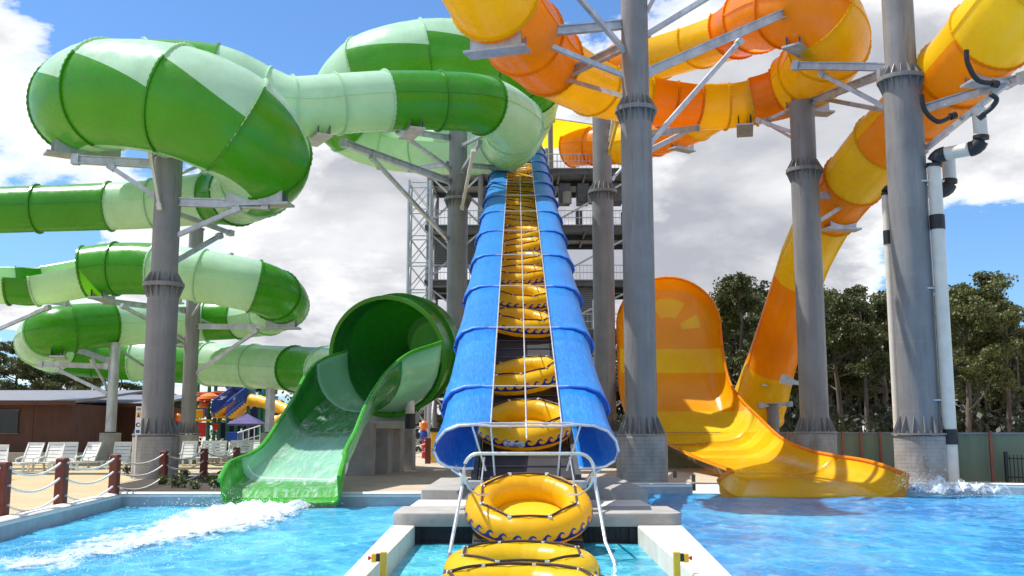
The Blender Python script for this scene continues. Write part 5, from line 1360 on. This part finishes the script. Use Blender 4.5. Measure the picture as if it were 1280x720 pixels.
for px, py, w, h in ((352, 632, 1.9, 1.2), (325, 640, 2.1, 1.7), (285, 652, 2.4, 1.5), (235, 666, 2.7, 1.0), (170, 682, 3.0, .75), (90, 698, 3.3, .6), (0, 716, 3.5, .45), (-80, 736, 3.6, .3)):
    x, y = gp(px, py); ln_.append((x, y, w, h))
tag(foam('splash_foam', ln_, .17, M['foam'], 48, 260), 'white foam wake running from the green chute across the left pool', 'foam', None, 'stuff')
ln_ = []
for px, py, w, h in ((1135, 617, .7, 1.2), (1165, 616, 1.1, 1.2), (1200, 618, 1.2, .8), (1240, 622, 1.3, .45)):
    x, y = gp(px, py); ln_.append((x, y, w, h))
fo = []
x0, y0 = gp(1118, 617); x1, y1 = gp(1262, 622)
for k in range(9): fo.append((x0 + (x1 - x0) * k / 8, y0 + .2 - (y0 - y1) * k / 8, .0, .0))
def blob_foam(name, x0, x1, yc, w, z, label, nx=90, ny=30, wid=None):
    from mathutils import noise as nz
    mb = MB(); vs = []; ed = []
    for i in range(nx + 1):
        for j in range(ny + 1):
            u = i / nx; s = -1 + 2 * j / ny; x = x0 + (x1 - x0) * u; y = yc + s * w
            env = math.sin(math.pi * min(1, u * 1.0)) ** .6 * (1.15 - u * .75) * (1 - abs(s) ** 1.8)
            b = abs(nz.noise((x * 1.9, y * 1.6, 1))) + .6 * abs(nz.noise((x * 4.5, y * 4, 3))) + .4 * abs(nz.noise((x * 10, y * 9, 5)))
            vs.append((x, y, WZ + .03 + z * env * (b + .15))); ed.append(max(0, min(1, env * 1.15)))
    fs = [(i * (ny + 1) + j, i * (ny + 1) + j + 1, (i + 1) * (ny + 1) + j + 1, (i + 1) * (ny + 1) + j) for i in range(nx) for j in range(ny)]
    mb.add(vs, fs); o = mb.build(name, M['foam'], None, smooth=180)
    at = o.data.attributes.new('edge', 'FLOAT', 'POINT'); at.data.foreach_set('value', ed); tag(o, label, 'foam', None, 'stuff')
blob_foam('splash_foam', 12.4, 16.8, 33.6, .95, .85, 'white splash churning at the lip of the yellow run-out')
random.seed(21)
def spray_drops(name, pts, label, n):
    m = MB()
    for _ in range(n):
        c, sp, h = random.choice(pts); p = Vector(c) + Vector((random.gauss(0, sp), random.gauss(0, sp * .6), abs(random.gauss(0, h)))); s = random.uniform(.004, .012)
        m.add([p + Vector(q) * s for q in ((1, 0, 0), (-1, 0, 0), (0, 1, 0), (0, -1, 0), (0, 0, 1.2), (0, 0, -1.2))], [(0, 2, 4), (2, 1, 4), (1, 3, 4), (3, 0, 4), (2, 0, 5), (1, 2, 5), (3, 1, 5), (0, 3, 5)])
    o = m.build(name, M['droplet'], None, smooth=0); tag(o, label, 'spray', None, 'stuff')
A = [((*gp(x, y), WZ + .1), .8, .22) for x, y in ((350, 634), (325, 641), (290, 652), (250, 662))] + [((*gp(x, y), WZ), 1.3, .08) for x, y in ((180, 682), (90, 700), (20, 712))]
spray_drops('spray_drops', A, 'fine white spray above the foam wake in the left pool', 2600)
A = [((13.2, 33.4, WZ + .2), .4, .30), ((12.9, 33.4, WZ + .3), .3, .35), ((14.6, 33.5, WZ), .9, .14)]
spray_drops('spray_drops', A, 'fine white spray at the lip of the yellow run-out', 1500)
# ------------------------------------------------------------------ sky, sun, camera
SUN = Vector((-.43, .11, .89)).normalized()
el = math.asin(SUN.z); az = math.atan2(SUN.x, SUN.y)
w = bpy.data.worlds.new('World'); SC.world = w; w.use_nodes = True
nt = w.node_tree; nt.nodes.clear()
out = nt.nodes.new('ShaderNodeOutputWorld'); bg = nt.nodes.new('ShaderNodeBackground')
sky = nt.nodes.new('ShaderNodeTexSky'); sky.sky_type = 'NISHITA'; sky.sun_disc = False; sky.sun_elevation = el; sky.sun_rotation = az
sky.air_density = 1.0; sky.dust_density = .6; sky.ozone_density = 2.2
SKY = 0.115
tc = nt.nodes.new('ShaderNodeTexCoord'); sp = nt.nodes.new('ShaderNodeSeparateXYZ'); nt.links.new(tc.outputs['Generated'], sp.inputs[0])
zc = math_(nt, 'ADD', math_(nt, 'MAXIMUM', sp.outputs[2], 0.0), 0.30)
cb = nt.nodes.new('ShaderNodeCombineXYZ')
nt.links.new(math_(nt, 'DIVIDE', sp.outputs[0], zc), cb.inputs[0]); nt.links.new(math_(nt, 'DIVIDE', sp.outputs[1], zc), cb.inputs[1])
mp = nt.nodes.new('ShaderNodeMapping'); mp.inputs['Location'].default_value = (3.1, 1.7, 0); nt.links.new(cb.outputs[0], mp.inputs['Vector'])
cl = noise(nt, mp.outputs[0], 2.0, 12, .62, .15)
tot = math_(nt, 'ADD', math_(nt, 'MULTIPLY', cl, 1.35), -.17)
def dirn(px, py):
    a = (px - 640) / FPX; b = (360 - py) / FPX; return Vector((a, CT - b * ST, ST + b * CT)).normalized()
BL = [(330, 20, .22, -.34), (470, -40, .28, -.30), (150, 30, .13, -.18), (45, 288, .07, -.22), (385, 395, .06, -.10), (1235, 335, .12, -.40), (1130, 310, .06, -.18), (690, 435, .05, -.15), (840, 192, .025, -.12),
      (30, 150, .16, .16), (80, 60, .05, .06), (440, 250, .22, .24), (760, 120, .24, .22), (1180, 180, .20, .22), (1000, 250, .2, .18), (900, 340, .1, .14), (380, 440, .06, .12), (640, 330, .2, .15), (240, 300, .2, .10)]
for px, py, rad, k in BL:
    d = nt.nodes.new('ShaderNodeVectorMath'); d.operation = 'DISTANCE'; nt.links.new(tc.outputs['Generated'], d.inputs[0]); d.inputs[1].default_value = dirn(px, py)
    mr = nt.nodes.new('ShaderNodeMapRange'); mr.interpolation_type = 'SMOOTHSTEP'; nt.links.new(d.outputs['Value'], mr.inputs[0])
    mr.inputs[1].default_value = 0; mr.inputs[2].default_value = rad * 1.25; mr.inputs[3].default_value = k; mr.inputs[4].default_value = 0
    tot = math_(nt, 'ADD', tot, mr.outputs[0])
mask = ramp(nt, tot, [(.475, 0.0), (.515, .55), (.60, 1.0)])
# cloud shading: bright edges and tops, grey thick bellies
thick = ramp(nt, tot, [(.53, 0.0), (.74, 1.0)])
mp2 = nt.nodes.new('ShaderNodeMapping'); mp2.inputs['Location'].default_value = (9, 4, 0); nt.links.new(cb.outputs[0], mp2.inputs['Vector'])
bn = noise(nt, mp2.outputs[0], 1.7, 8, .55, .3)
grey = math_(nt, 'MULTIPLY', thick, ramp(nt, bn, [(.34, .35), (.56, 1.0)]))
ccol = mixc(nt, grey, (.80, .80, .80), (.325, .335, .375))
skyc = mixc(nt, 1.0, sky.outputs[0], (SKY * .55, SKY * .78, SKY * 1.02), 'MULTIPLY')
fin = mixc(nt, mask, skyc, ccol)
nt.links.new(fin, bg.inputs[0]); bg.inputs[1].default_value = 1.0
nt.links.new(bg.outputs[0], out.inputs[0])
ld = bpy.data.lights.new('sun', 'SUN'); ld.energy = 4.0; ld.angle = R(.53); ld.color = (1, .955, .88)
lo = bpy.data.objects.new('sun', ld); COL.objects.link(lo); lo.rotation_euler = (-SUN).to_track_quat('-Z', 'Y').to_euler(); lo.location = SUN * 90
cd = bpy.data.cameras.new('camera'); cd.sensor_width = 36; cd.lens = 36 * FPX / 1280; cd.clip_end = 3000
co = bpy.data.objects.new('camera', cd); COL.objects.link(co); co.location = (0, 0, EYE); co.rotation_euler = (R(90) + TH, 0, 0); SC.camera = co
SC.view_settings.view_transform = 'Standard'; SC.view_settings.look = 'None'; SC.view_settings.exposure = 0.64; SC.view_settings.gamma = 1
SC.cycles.max_bounces = 8; SC.cycles.transparent_max_bounces = 12; SC.cycles.use_denoising = True
